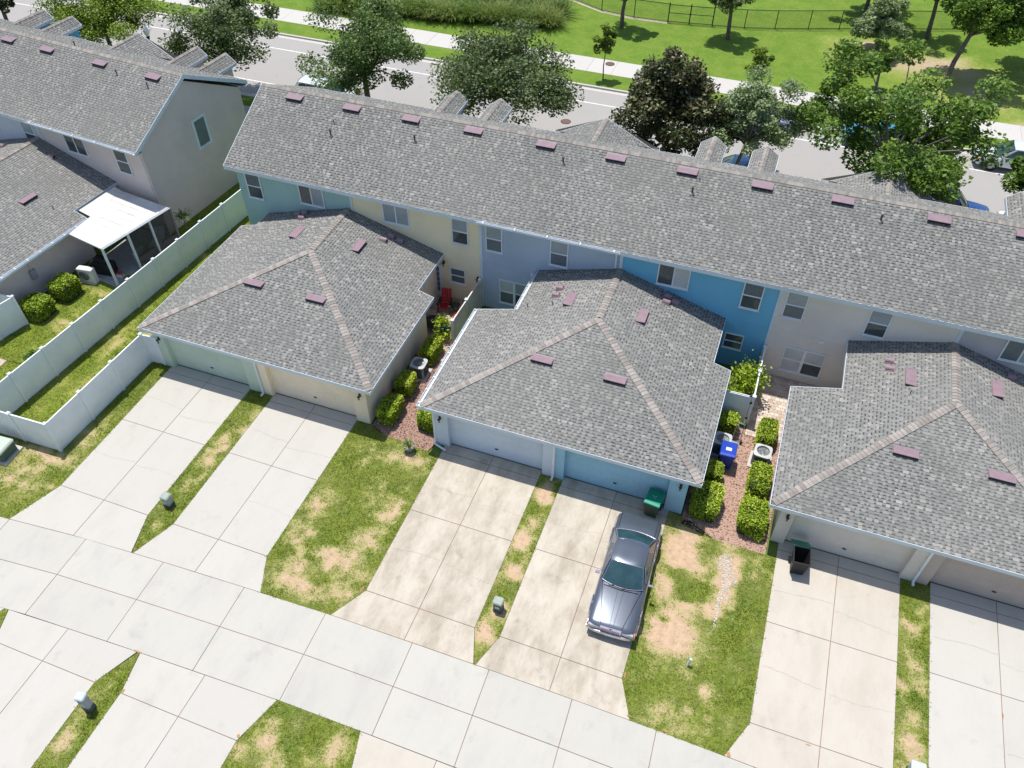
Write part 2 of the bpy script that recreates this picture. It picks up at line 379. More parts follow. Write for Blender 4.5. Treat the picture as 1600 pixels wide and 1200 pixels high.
# alley of concrete slabs
alley = struct('alley')
jt = MB()
UP = [(-70, 9.0), (-40, 9.9), (-33, 10.4), (-29.6, 10.7), (-25.83, 10.99), (-22.34, 11.29), (-18.7, 11.46), (-15.14, 11.6), (-11.68, 11.72), (-8.1, 11.76), (-5.1, 11.78), (-2.03, 11.78), (1.02, 11.75), (4.3, 11.68), (7.9, 11.6), (11.4, 11.5), (20, 11.2), (60, 9.5)]
def up_y(x): return float(np.interp(x, [q[0] for q in UP], [q[1] for q in UP]))
def mid_y(x): return up_y(x) - 1.72
def lo_y(x): return up_y(x) - 3.50
js = [-40.1, -36.6, -33.1, -29.5, -25.95, -22.35, -18.75, -15.14, -11.66, -8.1, -5.1, -2.0, 1.0, 4.3, 7.9, 11.4, 14.9, 18.5]
def slab(poly, mat, parent, name='slab', z=0., th=.1, gap=.010, sag=0):
    P = [Vector((x, y)) for x, y in poly]; c = sum(P, Vector((0, 0))) / len(P)
    Q = []
    n = len(P)
    for i in range(n):      # shrink for the joint, corners rounded by a tiny chamfer
        a, b, cc = P[i - 1], P[i], P[(i + 1) % n]
        d1 = (b - a).normalized(); d2 = (cc - b).normalized()
        n1 = Vector((-d1.y, d1.x)); n2 = Vector((-d2.y, d2.x))
        if (c - b).dot(n1) < 0: n1 = -n1
        if (c - b).dot(n2) < 0: n2 = -n2
        Q.append(b + (n1 + n2) * gap)
    dz = random.uniform(-.003, .003)
    top = [(q.x - c.x, q.y - c.y, 0) for q in Q]
    ins = [((q.x - c.x) * (1 - .008 / max(.3, (q - c).length)), (q.y - c.y) * (1 - .008 / max(.3, (q - c).length)), .006) for q in Q]
    bot = [(a[0], a[1], -th) for a in top]
    mb = MB(); nn = len(Q)
    mb.mesh(ins + top + bot, [tuple(range(nn))] + [(i, i + nn, (i + 1) % nn + nn, (i + 1) % nn) for i in range(nn)] + [(i + nn, i + 2 * nn, (i + 1) % nn + 2 * nn, (i + 1) % nn + nn) for i in range(nn)])
    o = mb.build(name, mat, parent, (c.x, c.y, z + dz))
    return o
for a, b in zip(js[:-1], js[1:]):
    a2, b2 = a + .12, b + .12
    am, bm_ = a + .15, b + .15
    slab([(a, up_y(a)), (b, up_y(b)), (bm_ - .1, mid_y(b)), (am - .1, mid_y(a))], C_ALLEY, alley)
    slab([(am - .1, mid_y(a)), (bm_ - .1, mid_y(b)), (b2, lo_y(b)), (a2, lo_y(a))], C_ALLEY, alley)
jt.mesh([(x, up_y(x) - .02, -.012) for x in js] + [(x, lo_y(x) + .02, -.012) for x in js], [(i, i + len(js), i + 1 + len(js), i + 1) for i in range(len(js) - 1)])
jt.build('joint_bed', JOINT, alley)

def crack(parent, x0, x1, y, drop=.12, seed=0, wdt=.012):
    rr = random.Random(seed); mb = MB(); n = 18; P = []; wdt *= .6
    for i in range(n + 1):
        t = i / n; P.append((x0 + (x1 - x0) * t, y + drop * math.sin(t * 3 + seed) + rr.uniform(-.03, .03)))
    for i in range(n):
        w1 = wdt * rr.uniform(.4, 1); (ax, ay), (bx, by) = P[i], P[i + 1]
        mb.face([(ax, ay - w1, .0115), (bx, by - w1, .0115), (bx, by + w1, .0115), (ax, ay + w1, .0115)])
    mb.build('crack', CRACK, parent)
def driveway(xl, xm, xr, fl, fr, mat, ytop=20.95, y1=17.1, y2=13.1, seed=1):
    d_ = struct('driveway')
    yb = lambda x: up_y(x) + .0
    rows = [(ytop, 20.42), (20.42, y1), (y1, y2)]
    for a, b in rows:
        for p0, p1 in ((xl, xm), (xm, xr)): slab([(p0, a), (p1, a), (p1, b), (p0, b)], mat, d_)
    slab([(xl, y2), (xm, y2), (xm, yb(xm)), (fl, yb(fl))], mat, d_); slab([(xm, y2), (xr, y2), (fr, yb(fr)), (xm, yb(xm))], mat, d_)
    j = MB(); j.mesh([(xl + .02, ytop, -.012), (xr - .02, ytop, -.012), (xr - .02, y2, -.012), (fr - .02, yb(fr) - .03, -.012), (fl + .02, yb(fl) - .03, -.012), (xl + .02, y2, -.012)], [(0, 1, 2, 3, 4, 5)])
    j.build('joint_bed', JOINT, d_)
    crack(d_, xl + .1, xm - .03, 18.6, .1, seed); crack(d_, xm + .05, xr - .1, 18.3, .1, seed + 3); crack(d_, xm + .1, xr - .1, 15.1, .1, seed + 5, .009)
    if seed % 2: crack(d_, xl + .1, xm - .1, 15.2, .1, seed + 9, .009)
    return d_
driveway(-25.2, -22.95, -20.74, -25.97, -20.23, C_NEW, seed=1)
driveway(-19.5, -17.33, -15.06, -20.15, -14.43, C_NEW, seed=2)
driveway(-10.7, -8.44, -6.18, -11.46, -5.70, C_OLD, seed=3)
driveway(-5.2, -2.84, -.55, -5.64, .07, C_OLD, seed=4)
driveway(3.93, 6.27, 8.6, 3.3, 9.12, C_MID, seed=5)
driveway(9.68, 12.06, 14.4, 9.2, 15.0, C_NEW, seed=6)
def low_drive(xl, xm, xr, fl, fr, mat):
    d_ = struct('driveway'); y2 = 6.55
    slab([(fl, lo_y(fl)), (xm, lo_y(xm)), (xm, y2), (xl, y2)], mat, d_); slab([(xm, lo_y(xm)), (fr, lo_y(fr)), (xr, y2), (xm, y2)], mat, d_)
    for a, b in ((y2, 2.5), (2.5, -1.5)):
        for p0, p1 in ((xl, xm), (xm, xr)): slab([(p0, a), (p1, a), (p1, b), (p0, b)], mat, d_)
    j = MB(); j.mesh([(fl + .02, lo_y(fl), -.012), (fr - .02, lo_y(fr), -.012), (xr - .02, y2, -.012), (xr - .02, -1.5, -.012), (xl + .02, -1.5, -.012), (xl + .02, y2, -.012)], [(5, 4, 3, 2, 1, 0)])
    j.build('joint_bed', JOINT, d_)
low_drive(-28.6, -26.0, -23.6, -29, -23.12, C_NEW)
low_drive(-22.5, -20.3, -18.0, -22.95, -17.33, C_NEW)
low_drive(-16.9, -14.5, -12.16, -17.2, -11.62, C_NEW)
low_drive(-8.0, -5.6, -3.4, -8.42, -2.8, C_MID)
low_drive(-2.4, -.1, 2.2, -2.75, 2.8, C_MID)
low_drive(6.6, 8.9, 11.2, 6.1, 11.7, C_MID)

U = up_y; L_ = lo_y
lawn([(-20.19, U(-20.2)), (-20.74, 13.1), (-20.74, 20.95), (-19.5, 20.95), (-19.5, 13.1), (-20.16, U(-20.16))], dens=330)
lawn([(-15.06, 13.1), (-15.06, 20.75), (-14.1, 20.75), (-13.6, 20.4), (-11.3, 20.2), (-10.7, 20.2), (-10.7, 13.1), (-11.46, U(-11.46)), (-13, U(-13)), (-14.43, U(-14.43))], dens=330)
lawn([(-5.68, U(-5.7)), (-6.18, 13.1), (-6.18, 20.75), (-5.2, 20.75), (-5.2, 13.1), (-5.65, U(-5.65))], dens=330)
lawn([(.07, U(.07)), (-.55, 13.1), (-.55, 20.75), (.4, 20.55), (1.5, 20.0), (3.93, 20.0), (3.93, 13.1), (3.3, U(3.3))], dens=330)
lawn([(9.15, U(9.15)), (8.6, 13.1), (8.6, 20.75), (9.68, 20.75), (9.68, 13.1), (9.18, U(9.18))], dens=330)
lawn([(-45, 9.6), (-45, 14.5), (-26.45, 14.5), (-26.25, 20.6), (-25.2, 20.6), (-25.2, 13.1), (-25.97, U(-25.97)), (-33, U(-33))], .3, dens=300)
lawn([(-33.5, 14.5), (-33.5, 18.3), (-30.35, 18.5), (-29.0, 33.0), (-26.3, 33.0), (-25.7, 20.6), (-26.25, 20.6), (-26.45, 14.5)], .3, SIDE, 260)
lawn([(-34.6, 18.2), (-34.2, 27.4), (-29.6, 27.6), (-30.3, 18.45)], .3, SIDE, 260)
lawn([(-32, 27.6), (-31.5, 37.5), (-28.6, 37.5), (-29.0, 33.0), (-29.6, 27.6)], .3, SIDE, 150)
lawn([(-17.27, L_(-17.3)), (-18.0, 6.55), (-18.0, -1.5), (-16.9, -1.5), (-16.9, 6.55), (-17.22, L_(-17.22))], dens=330)
lawn([(-23.1, L_(-23.1)), (-23.6, 6.55), (-23.6, -1.5), (-22.5, -1.5), (-22.5, 6.55), (-22.97, L_(-23))], dens=150)
lawn([(-11.62, L_(-11.62)), (-12.16, 6.55), (-12.16, -1.5), (-8.0, -1.5), (-8.0, 6.55), (-8.42, L_(-8.42)), (-10, L_(-10))], dens=330)
lawn([(-2.78, L_(-2.78)), (-3.4, 6.55), (-3.4, -1.5), (-2.4, -1.5), (-2.4, 6.55), (-2.76, L_(-2.76))], blades=False)
lawn([(2.8, L_(2.8)), (2.2, 6.5), (2.2, -1.5), (6.6, -1.5), (6.6, 6.5), (6.1, L_(6.1))], .4, blades=False)
# rusty clay stains where turf corners meet the slabs
rs_ = MB()
for x, y, w, h in ((-.5, 13.25, .09, .32), (.02, 11.9, .16, .07), (3.42, 11.78, .14, .12), (1.3, 11.83, .3, .05), (-17.3, 8.02, .45, .04), (-12.2, 6.7, .1, .1), (-16.85, 6.65, .08, .12), (-10.85, 13.1, .07, .25), (-20.2, 11.6, .1, .08), (5.9, 13.02, .2, .03), (-26.0, 11.1, .14, .05), (12.08, 16.3, .03, .2), (-5.66, 11.95, .05, .1)):
    n = 12; rs_.face([(x + w * math.cos(k * 6.283 / n) * random.uniform(.3, .8), y + h * math.sin(k * 6.283 / n) * random.uniform(.3, .8), .014) for k in range(n)])
tag(rs_.build('clay_stains', RUST), 'orange clay stains on the slab corners beside the turf', 'stain', kind='stuff')

# street beyond the houses
ASPH = concrete('street_asphalt', (.345, .33, .315), .2, (.27, .26, .25), .3, .25, .3)
rd = MB(); rd.face([(-200, 46, .0), (200, 46, .0), (200, 55.9, 0), (-200, 55.9, 0)])
tag(rd.build('road', ASPH), kind='structure')
pl = MB()
for y in (48.25, 53.65): pl.face([(-200, y - .06, .004), (200, y - .06, .004), (200, y + .06, .004), (-200, y + .06, .004)])
tag(pl.build('road_marking', PAINTW), kind='structure')
kb = MB()
for y, s in ((55.9, 1), (46.0, -1)):
    kb.box(-200, min(y, y + .18 * s), -.05, 200, max(y, y + .18 * s), .13)
    kb.face([(-200, y - .4 * s, .006), (200, y - .4 * s, .006), (200, y, .006), (-200, y, .006)] if s > 0 else [(-200, y, .006), (200, y, .006), (200, y - .4 * s, .006), (-200, y - .4 * s, .006)])
tag(kb.build('kerb', C_WALK), kind='structure')
lawn([(-120, 56.08), (-120, 58.15), (60, 58.15), (60, 56.08)], 2.5, PARK, z=.12, blades=False, name='verge')
lawn([(-120, 60.55), (-120, 160), (90, 160), (90, 60.55)], 1.5, PARK, z=.10, blades=False, name='park_lawn')
lawn([(-120, 39.2), (-120, 45.82), (60, 45.82), (60, 39.2)], 2.5, PARK, z=.05, blades=False, name='front_lawn')

sw = struct('pavement')
for i in range(-30, 15):
    slab([(i * 1.9, 60.55), (i * 1.9 + 1.9, 60.55), (i * 1.9 + 1.9, 58.15), (i * 1.9, 58.15)], C_WALK, sw, z=.13, gap=.006)
jb = MB(); jb.face([(-60, 58.17, .115), (30, 58.17, .115), (30, 60.53, .115), (-60, 60.53, .115)]); jb.build('joint_bed', JOINT, sw)
sw2 = struct('pavement')
for i in range(-30, 12):
    slab([(i * 1.9, 44.6), (i * 1.9 + 1.9, 44.6), (i * 1.9 + 1.9, 43.1), (i * 1.9, 43.1)], C_WALK, sw2, z=.07, gap=.006)
# manhole lids
for (x, y, z), lb in (((-13.81, 59.9, .145), 'round rusty manhole cover in the far pavement by a sapling'), ((-14.39, 50.45, .004), 'round grey manhole cover in the middle of the street')):
    t = thing('manhole_cover', lb, 'manhole cover', (x, y, z))
    MB().lathe([(.36, -.02), (.36, .01)], 20).build('ring', DKMETAL, t)
    mb = MB(); mb.lathe([(.31, 0), (.31, .018)], 20)
    for k in range(-3, 4): mb.box(-.25, k * .075 - .012, .018, .25, k * .075 + .012, .024)
    mb.build('lid', M('rusty_iron', (.20, .11, .09), (.13, .08, .07), 6, .7), t)

# red rock mulch beds
def rocks(name, label, poly, n, size, cols, z0=0., bed=True):
    mat = attr_mat(name + '_tones', cols, .9)
    b_ = MB(); b_.face([(x, y, z0) for x, y in poly]); 
    if bed: base = tag(b_.build(name + '_bed', M(name + '_base', cols[1], cols[2], 9, .95, bmp=.6, bscale=30)), kind='structure')
    P = np.array(poly); lo, hi = P.min(0), P.max(0); out = []; tn = []
    while len(out) < n * 5:
        x, y = rng.uniform(lo, hi)
        if not poly_in(x, y, poly): continue
        s = size * random.uniform(.5, 1.5); a = random.uniform(0, 6.28); h = s * random.uniform(.4, .9); ca, sa = math.cos(a) * s, math.sin(a) * s
        q = [(x + ca, y + sa, z0), (x - sa * .7, y + ca * .7, z0), (x - ca, y - sa, z0), (x + sa * .7, y - ca * .7, z0)]
        j = s * .3; tq = [(a_[0] * .55 + x * .45 + random.uniform(-j, j), a_[1] * .55 + y * .45, z0 + h * random.uniform(.7, 1.2)) for a_ in q]
        t = random.random()
        for k in range(4): out.append([q[k], q[(k + 1) % 4], tq[(k + 1) % 4], tq[k]]); tn.append(t)
        out.append(tq); tn.append(t)
    o = np_mesh(name, np.array(out), 4, mat, tone=np.array(tn)); tag(o, label, 'rock mulch', kind='stuff')
RC = [(.18, .11, .085), (.34, .215, .165), (.47, .32, .25), (.62, .48, .39)]
rocks('red_rocks', 'pink and red landscape rocks between the two lines of clipped hedges', [(0, 20.3), (1.5, 20.0), (3.5, 20.0), (3.5, 26.1), (0, 26.6)], 5200, .035, RC)
rocks('rust_rocks', 'rust red landscape rocks beside the yellow garage wall and potted plant', [(-14.3, 20.7), (-13.6, 20.4), (-11.3, 20.2), (-11.1, 20.9), (-11.1, 26.2), (-14.3, 26.2)], 5200, .035, [(.14, .08, .07), (.28, .17, .135), (.40, .26, .205), (.55, .40, .33)])
rocks('pale_stones', 'pale limestone gravel spilled on the worn lawn near the hedges', [(1.8, 19.4), (2.3, 19.5), (2.35, 18.9), (2.65, 18.4), (2.35, 17.9), (2.45, 17.5), (2.2, 17.4), (2.2, 16.2), (2.1, 16.2), (2.05, 17.6), (2.15, 18.2), (1.85, 18.8)], 520, .03, [(.45, .42, .38), (.55, .52, .47), (.62, .6, .56), (.72, .7, .66)], .004, False)
# paver patios
def pavers(x0, x1, y0, y1, c, label):
    s_ = struct('patio'); b_ = MB(); b_.box(x0, y0, -.05, x1, y1, .02); b_.build('sand_bed', JOINT, s_)
    mat = attr_mat('paver_%d' % round(x0 * 10), c, .9)
    mb = MB(); y = y0; k = 0
    while y < y1 - .1:
        x = x0 + (0 if k % 2 else -.1)
        while x < x1 - .05:
            a, b2 = max(x, x0) + .006, min(x + .2, x1) - .006
            if b2 - a > .03:
                mb.t = random.uniform(.02, 1); h = .045 + random.uniform(-.003, .003); mb.box(a, y + .006, .0, b2, min(y + .2, y1) - .006, h)
            x += .2
        y += .2; k += 1
    mb.build('paver', mat, s_, stuff=True)
pavers(1.75, 4.9, 26.0, 30.2, [(.40, .31, .25), (.52, .43, .36), (.62, .54, .46)], '')
pavers(-15.2, -12.7, 25.6, 30.2, [(.34, .25, .21), (.46, .36, .30), (.55, .46, .40)], '')
pt = struct('patio'); mb = MB(); mb.box(-36.6, 17.2, -.04, -33.0, 18.3, .03)
mb.build('paving', M('pink_paving', (.55, .42, .37), (.48, .38, .33), 4), pt)

# ------------------------------------------------------------------ shingled roofs
def shingles(mb, poly, org, u, v, expo=.143, seed=0, lift=.016):
    """laminated shingle courses as raised tabs clipped to a convex roof polygon (3D points)"""
    rr = random.Random(seed); u = Vector(u).normalized(); v = Vector(v).normalized(); nrm = u.cross(v); org = Vector(org)
    if nrm.z < 0: nrm = -nrm
    P = [((Vector(q) - org).dot(u), (Vector(q) - org).dot(v)) for q in poly]
    def span(vv):
        xs = []
        for i in range(len(P)):
            (a, b), (c, dd) = P[i - 1], P[i]
            if (b - vv) * (dd - vv) <= 0 and abs(b - dd) > 1e-9: xs.append(a + (c - a) * (vv - b) / (dd - b))
        return (min(xs), max(xs)) if len(xs) >= 2 else None
    v0 = min(q[1] for q in P); v1 = max(q[1] for q in P)
    k = math.floor(v0 / expo); vs, fs, tn = mb.v, mb.f, mb.tone
    while k * expo < v1 - .005:
        a, b = max(k * expo, v0) , min(k * expo + expo, v1); rr.seed(seed * 7919 + k); 
        sa, sb = span(min(a + .001, v1)), span(max(b - .001, v0))
        if sa and sb:
            lo, hi = min(sa[0], sb[0]), max(sa[1], sb[1])
            x = math.floor(lo) - 1 + rr.uniform(0, .3); high = rr.random() < .5
            while x < hi:
                w = rr.choice((.08, .11, .15, .22)) if high else rr.choice((.07, .10, .13, .17))
                x0, x1 = x, x + w; x = x1
                h = lift * (1.0 if high else .45) * rr.uniform(.85, 1.15)
                t = rr.gauss(.66, .11) if high else rr.gauss(.06, .05)
                if high and rr.random() < .05: t = rr.uniform(.88, 1)
                if rr.random() < .03: t = .45
                high = not high
                q = [(min(max(x0, sa[0]), sa[1]), a), (min(max(x1, sa[0]), sa[1]), a), (min(max(x1, sb[0]), sb[1]), b), (min(max(x0, sb[0]), sb[1]), b)]
                if q[1][0] - q[0][0] < .004 and q[2][0] - q[3][0] < .004: continue
                top = [org + u * q[0][0] + v * (a + (0 if high else .0)) + nrm * h, org + u * q[1][0] + v * a + nrm * h, org + u * q[2][0] + v * b + nrm * .003, org + u * q[3][0] + v * b + nrm * .003]
                bot = [org + u * q[0][0] + v * a, org + u * q[1][0] + v * a]
                i = len(vs); vs += [tuple(z) for z in top + bot]
                tt = max(.01, min(1, t))
                if not high:      # raised tab, shadow line painted into its butt and side faces
                    fs += [(i + 4, i + 5, i + 1, i)]; tn += [.02]; mb.mi += [0]
                    fs += [(i + 4, i, i + 3), (i + 1, i + 5, i + 2), (i, i + 1, i + 2, i + 3)]; tn += [.1, .1, tt]; mb.mi += [0, 0, 0]
                else:             # recessed lower ply, shadow band painted on its lower part, upper part light again
                    j = len(vs); kk = .38
                    a1 = [top[0].lerp(top[3], kk), top[1].lerp(top[2], kk)]; vs += [tuple(a1[0]), tuple(a1[1])]
                    fs += [(i, i + 1, j + 1, j), (j, j + 1, i + 2, i + 3), (i + 4, i + 5, i + 1, i)]; tn += [tt, tt + .50, .02]; mb.mi += [0, 0, 0]
        k += 1
def cap_mesh(w=.15, ln=.17, drop=.5):
    mb = MB(); ln += .04
    mb.mesh([(-ln / 2, -w, -w * drop), (-ln / 2, 0, .01), (-ln / 2, w, -w * drop), (ln / 2, -w, -w * drop + .022), (ln / 2, 0, .032), (ln / 2, w, -w * drop + .022),
             (ln / 2, -w, -w * drop - .01), (ln / 2, w, -w * drop - .01), (ln / 2, 0, .0)],
            [(0, 3, 4, 1), (1, 4, 5, 2), (3, 6, 8, 4), (4, 8, 7, 5), (0, 6, 3), (2, 5, 7)])
    return mb.data('ridge_cap', CAPM)
CAPS = {}
def caps(a, b, parent, drop, w=.15, joined=False, mat=CAPM, step=.142):
    """overlapping cap shingles from the high end a to the low end b"""
    a, b = Vector(a), Vector(b); n = int((b - a).length / (step if joined else .175)); step = step if joined else .175; d = (b - a).normalized()
    side = Vector((0, 0, 1)).cross(d).normalized(); up = d.cross(side)
    Mx = Matrix((d, side, up)).transposed().to_4x4()
    if joined:
        mb = MB(); src = cap_mesh(w, .17, drop); co = [v.co.copy() for v in src.vertices]; fc = [tuple(q.vertices) for q in src.polygons]
        for k in range(n):
            mm = Mx.copy(); mm.translation = a + d * (k + .5) * step; mb.t = random.uniform(.05, 1); mb.mesh([mm @ c for c in co], fc)
        bpy.data.meshes.remove(src)
        return mb.build('ridge_cap', attr_mat('cap_tones', [(.21, .195, .175), (.28, .255, .23), (.36, .315, .28)], .9) if 'cap_tones' not in MATS else MATS['cap_tones'], parent, stuff=True)
    key = (round(drop, 2), w)
    if key not in CAPS: CAPS[key] = cap_mesh(w, .17, drop)
    for k in range(n):
        o = bpy.data.objects.new('ridge_cap', CAPS[key]); COL.objects.link(o); o.parent = parent
        mm = Mx.copy(); mm.translation = a + d * (k + .5) * step + Vector((0, 0, .012)); o.matrix_basis = mm
def vent_mesh():
    mb = MB(); mb.mat(VENT)
    # low slant-back hood 0.9 x 0.42, open lower mouth dark
    L2, W2, h = .47, .19, .15
    mb.mesh([(-L2, -W2, h), (L2, -W2, h), (L2, W2, .02), (-L2, W2, .02), (-L2, -W2, h - .05), (L2, -W2, h - .05), (-L2, W2, 0), (L2, W2, 0)],
            [(0, 1, 2, 3), (4, 5, 1, 0), (4, 0, 3, 6), (5, 7, 2, 1)])
    mb.mesh([(-L2 - .01, -W2 - .0, .016), (L2 + .01, -W2 - .0, .016), (L2 + .01, W2 + .03, .016), (-L2 - .01, W2 + .03, .016)], [(0, 1, 2, 3)])
    mb.mat(DARK); mb.mesh([(-L2, -W2, 0), (L2, -W2, 0), (L2, -W2, h - .05), (-L2, -W2, h - .05)], [(0, 1, 2, 3)])
    return mb.data('roof_vent')
def mush_mesh():
    mb = MB(); mb.mat(VENT); mb.box(-.16, -.2, 0, .16, .2, .02)
    n = 8; vs = []
    for k in range(n + 1):
        a = math.pi * k / n; vs += [(-.13 * math.cos(a), -.17, .02 + .16 * math.sin(a)), (-.13 * math.cos(a), .17, .02 + .10 * math.sin(a))]
    mb.mesh(vs, [(2 * k, 2 * k + 2, 2 * k + 3, 2 * k + 1) for k in range(n)])
    mb.mesh([vs[2 * k + 1] for k in range(n + 1)], [tuple(range(n + 1))])
    mb.mat(DARK); mb.mesh([(q[0] * .9, q[1] + .03, q[2]) for q in (vs[2 * k] for k in range(n + 1))], [tuple(range(n, -1, -1))])
    return mb.data('exhaust_hood')
def pipe_mesh():
    mb = MB(); mb.mat(M('lead_flashing', (.30, .28, .27), None, 8, .6)); mb.lathe([(.13, -.05), (.11, .03), (.06, .07)], 10)
    mb.mat(M('vent_pipe_plastic', (.10, .09, .10), None, 8, .6)); mb.lathe([(.045, -.05), (.045, .34)], 10); mb.lathe([(.06, .30), (.062, .36), (.05, .37)], 10)
    return mb.data('plumbing_vent')
VM, MM, PM = vent_mesh(), mush_mesh(), pipe_mesh()
def on_roof(name, me, parent, x, y, z, up_dir, slope, upright=False, s=1.):
    """up_dir: horizontal unit vector pointing up-slope"""
    ud = Vector((*up_dir, 0)); v = (ud + Vector((0, 0, slope))).normalized(); u = v.cross(Vector((0, 0, 1))).normalized(); n = u.cross(v)
    mm = (Matrix.Translation((x, y, z)) if upright else Matrix.Translation((x, y, z + .02)) @ Matrix((u, v, n)).transposed().to_4x4())
    if s != 1: mm = mm @ Matrix.Scale(s, 4)
    o = bpy.data.objects.new(name, me); COL.objects.link(o); o.parent = parent; o.matrix_basis = mm
    return o

# ------------------------------------------------------------------ walls, windows
def stucco(name, c, c2=None):
    c2 = c2 or tuple(x * .88 for x in c)
    return M(name, c, c2, .5, .9, bmp=.18, bscale=70, spec=.15)
S_TEAL = stucco('stucco_teal', (.36, .52, .50)); S_YEL = stucco('stucco_yellow', (.84, .74, .52)); S_LAV = stucco('stucco_lavender', (.44, .51, .62))
S_BLUE = stucco('stucco_blue', (.17, .45, .66)); S_GRE = stucco('stucco_greige', (.72, .66, .61)); S_MAU = stucco('stucco_mauve', (.48, .45, .48))
S_SAGE = stucco('stucco_sage', (.55, .64, .53)); S_CRM = stucco('stucco_cream', (.88, .75, .57)); S_SKY = stucco('stucco_pale_blue', (.60, .67, .75)); S_AZ = stucco('stucco_azure', (.32, .54, .68))
S_TAU = stucco('stucco_taupe', (.68, .63, .57)); S_PNK = stucco('stucco_rose', (.50, .42, .38)); S_GRY = stucco('stucco_grey', (.68, .575, .545)); S_LLA = stucco('stucco_light_lavender', (.58, .59, .67))
def wmap(face):     # local frame of a wall: face -y (back) or +x (gable)
    return Matrix.Identity(4) if face == 'S' else Matrix.Rotation(R(90), 4, 'Z')
def window(parent, x0, x1, z0, z1, kind, mats, y=0., face='S', xg=0., trim=0.):
    """frame proud of the stucco with separate sashes; kind hung, slide or pair"""
    F = MB(); w = .055
    F.box(x0 - w, y - .05, z0 - w, x1 + w, y + .0, z0); F.box(x0 - w, y - .05, z1, x1 + w, y, z1 + w)
    F.box(x0 - w, y - .048, z0, x0, y, z1); F.box(x1, y - .048, z0, x1 + w, y, z1)
    F.box(x0 - w - .03, y - .08, z0 - w - .035, x1 + w + .03, y, z0 - w - .002)
    if trim: 
        for a in ((x0 - w - trim, z0 - w - trim, x1 + w + trim, z0 - w - .04), (x0 - w - trim, z1 + w + .002, x1 + w + trim, z1 + w + trim), (x0 - w - trim, z0 - w - .038, x0 - w - .002, z1 + w), (x1 + w + .002, z0 - w - .038, x1 + w + trim, z1 + w)):
            F.box(a[0], y - .035, a[1], a[2], y, a[3])
    zm, xm = (z0 + z1) / 2, (x0 + x1) / 2
    panes = []
    if kind == 'hung':
        F.box(x0, y - .045, zm - .03, x1, y - .012, zm + .03); panes = [(x0, x1, zm + .03, z1), (x0, x1, z0, zm - .03)]
    elif kind == 'slide':
        F.box(xm - .03, y - .045, z0, xm + .03, y - .012, z1); panes = [(x0, xm - .03, z0, z1), (xm + .03, x1, z0, z1)]
    elif kind == 'pair':
        F.box(xm - .06, y - .045, z0, xm + .06, y - .012, z1); F.box(x0, y - .043, zm - .025, xm - .06, y - .012, zm + .025); F.box(xm + .06, y - .043, zm - .025, x1, y - .012, zm + .025)
        panes = [(x0, xm - .06, zm + .025, z1), (x0, xm - .06, z0, zm - .025), (xm + .06, x1, zm + .025, z1), (xm + .06, x1, z0, zm - .025)]
    else: panes = [(x0, x1, z0, z1)]
    fr = F.build('window', GUT, parent)
    if face == 'E': fr.matrix_basis = Matrix.Translation((xg, 0, 0)) @ Matrix.Rotation(R(90), 4, 'Z')
    for q, mt in zip(panes, mats):
        P = MB()
        if mt in (BLIND, BLINDW):      # slatted blind close behind the glass
            P.mat(mt); k = q[2]; 
            while k < q[3] - .01:
                P.mesh([(q[0], y - .010, k), (q[1], y - .010, k), (q[1], y - .016, min(k + .05, q[3])), (q[0], y - .016, min(k + .05, q[3]))], [(0, 1, 2, 3)]); k += .055
            P.mat(GLASSM); P.face([(q[0], y - .007, q[2]), (q[1], y - .007, q[2]), (q[1], y - .007, q[3]), (q[0], y - .007, q[3])])
            P.build('blind', None, fr)
        else:
            P.box(q[0], y - .02, q[2], q[1], y - .004, q[3]); P.build('pane', mt, fr)
    return fr

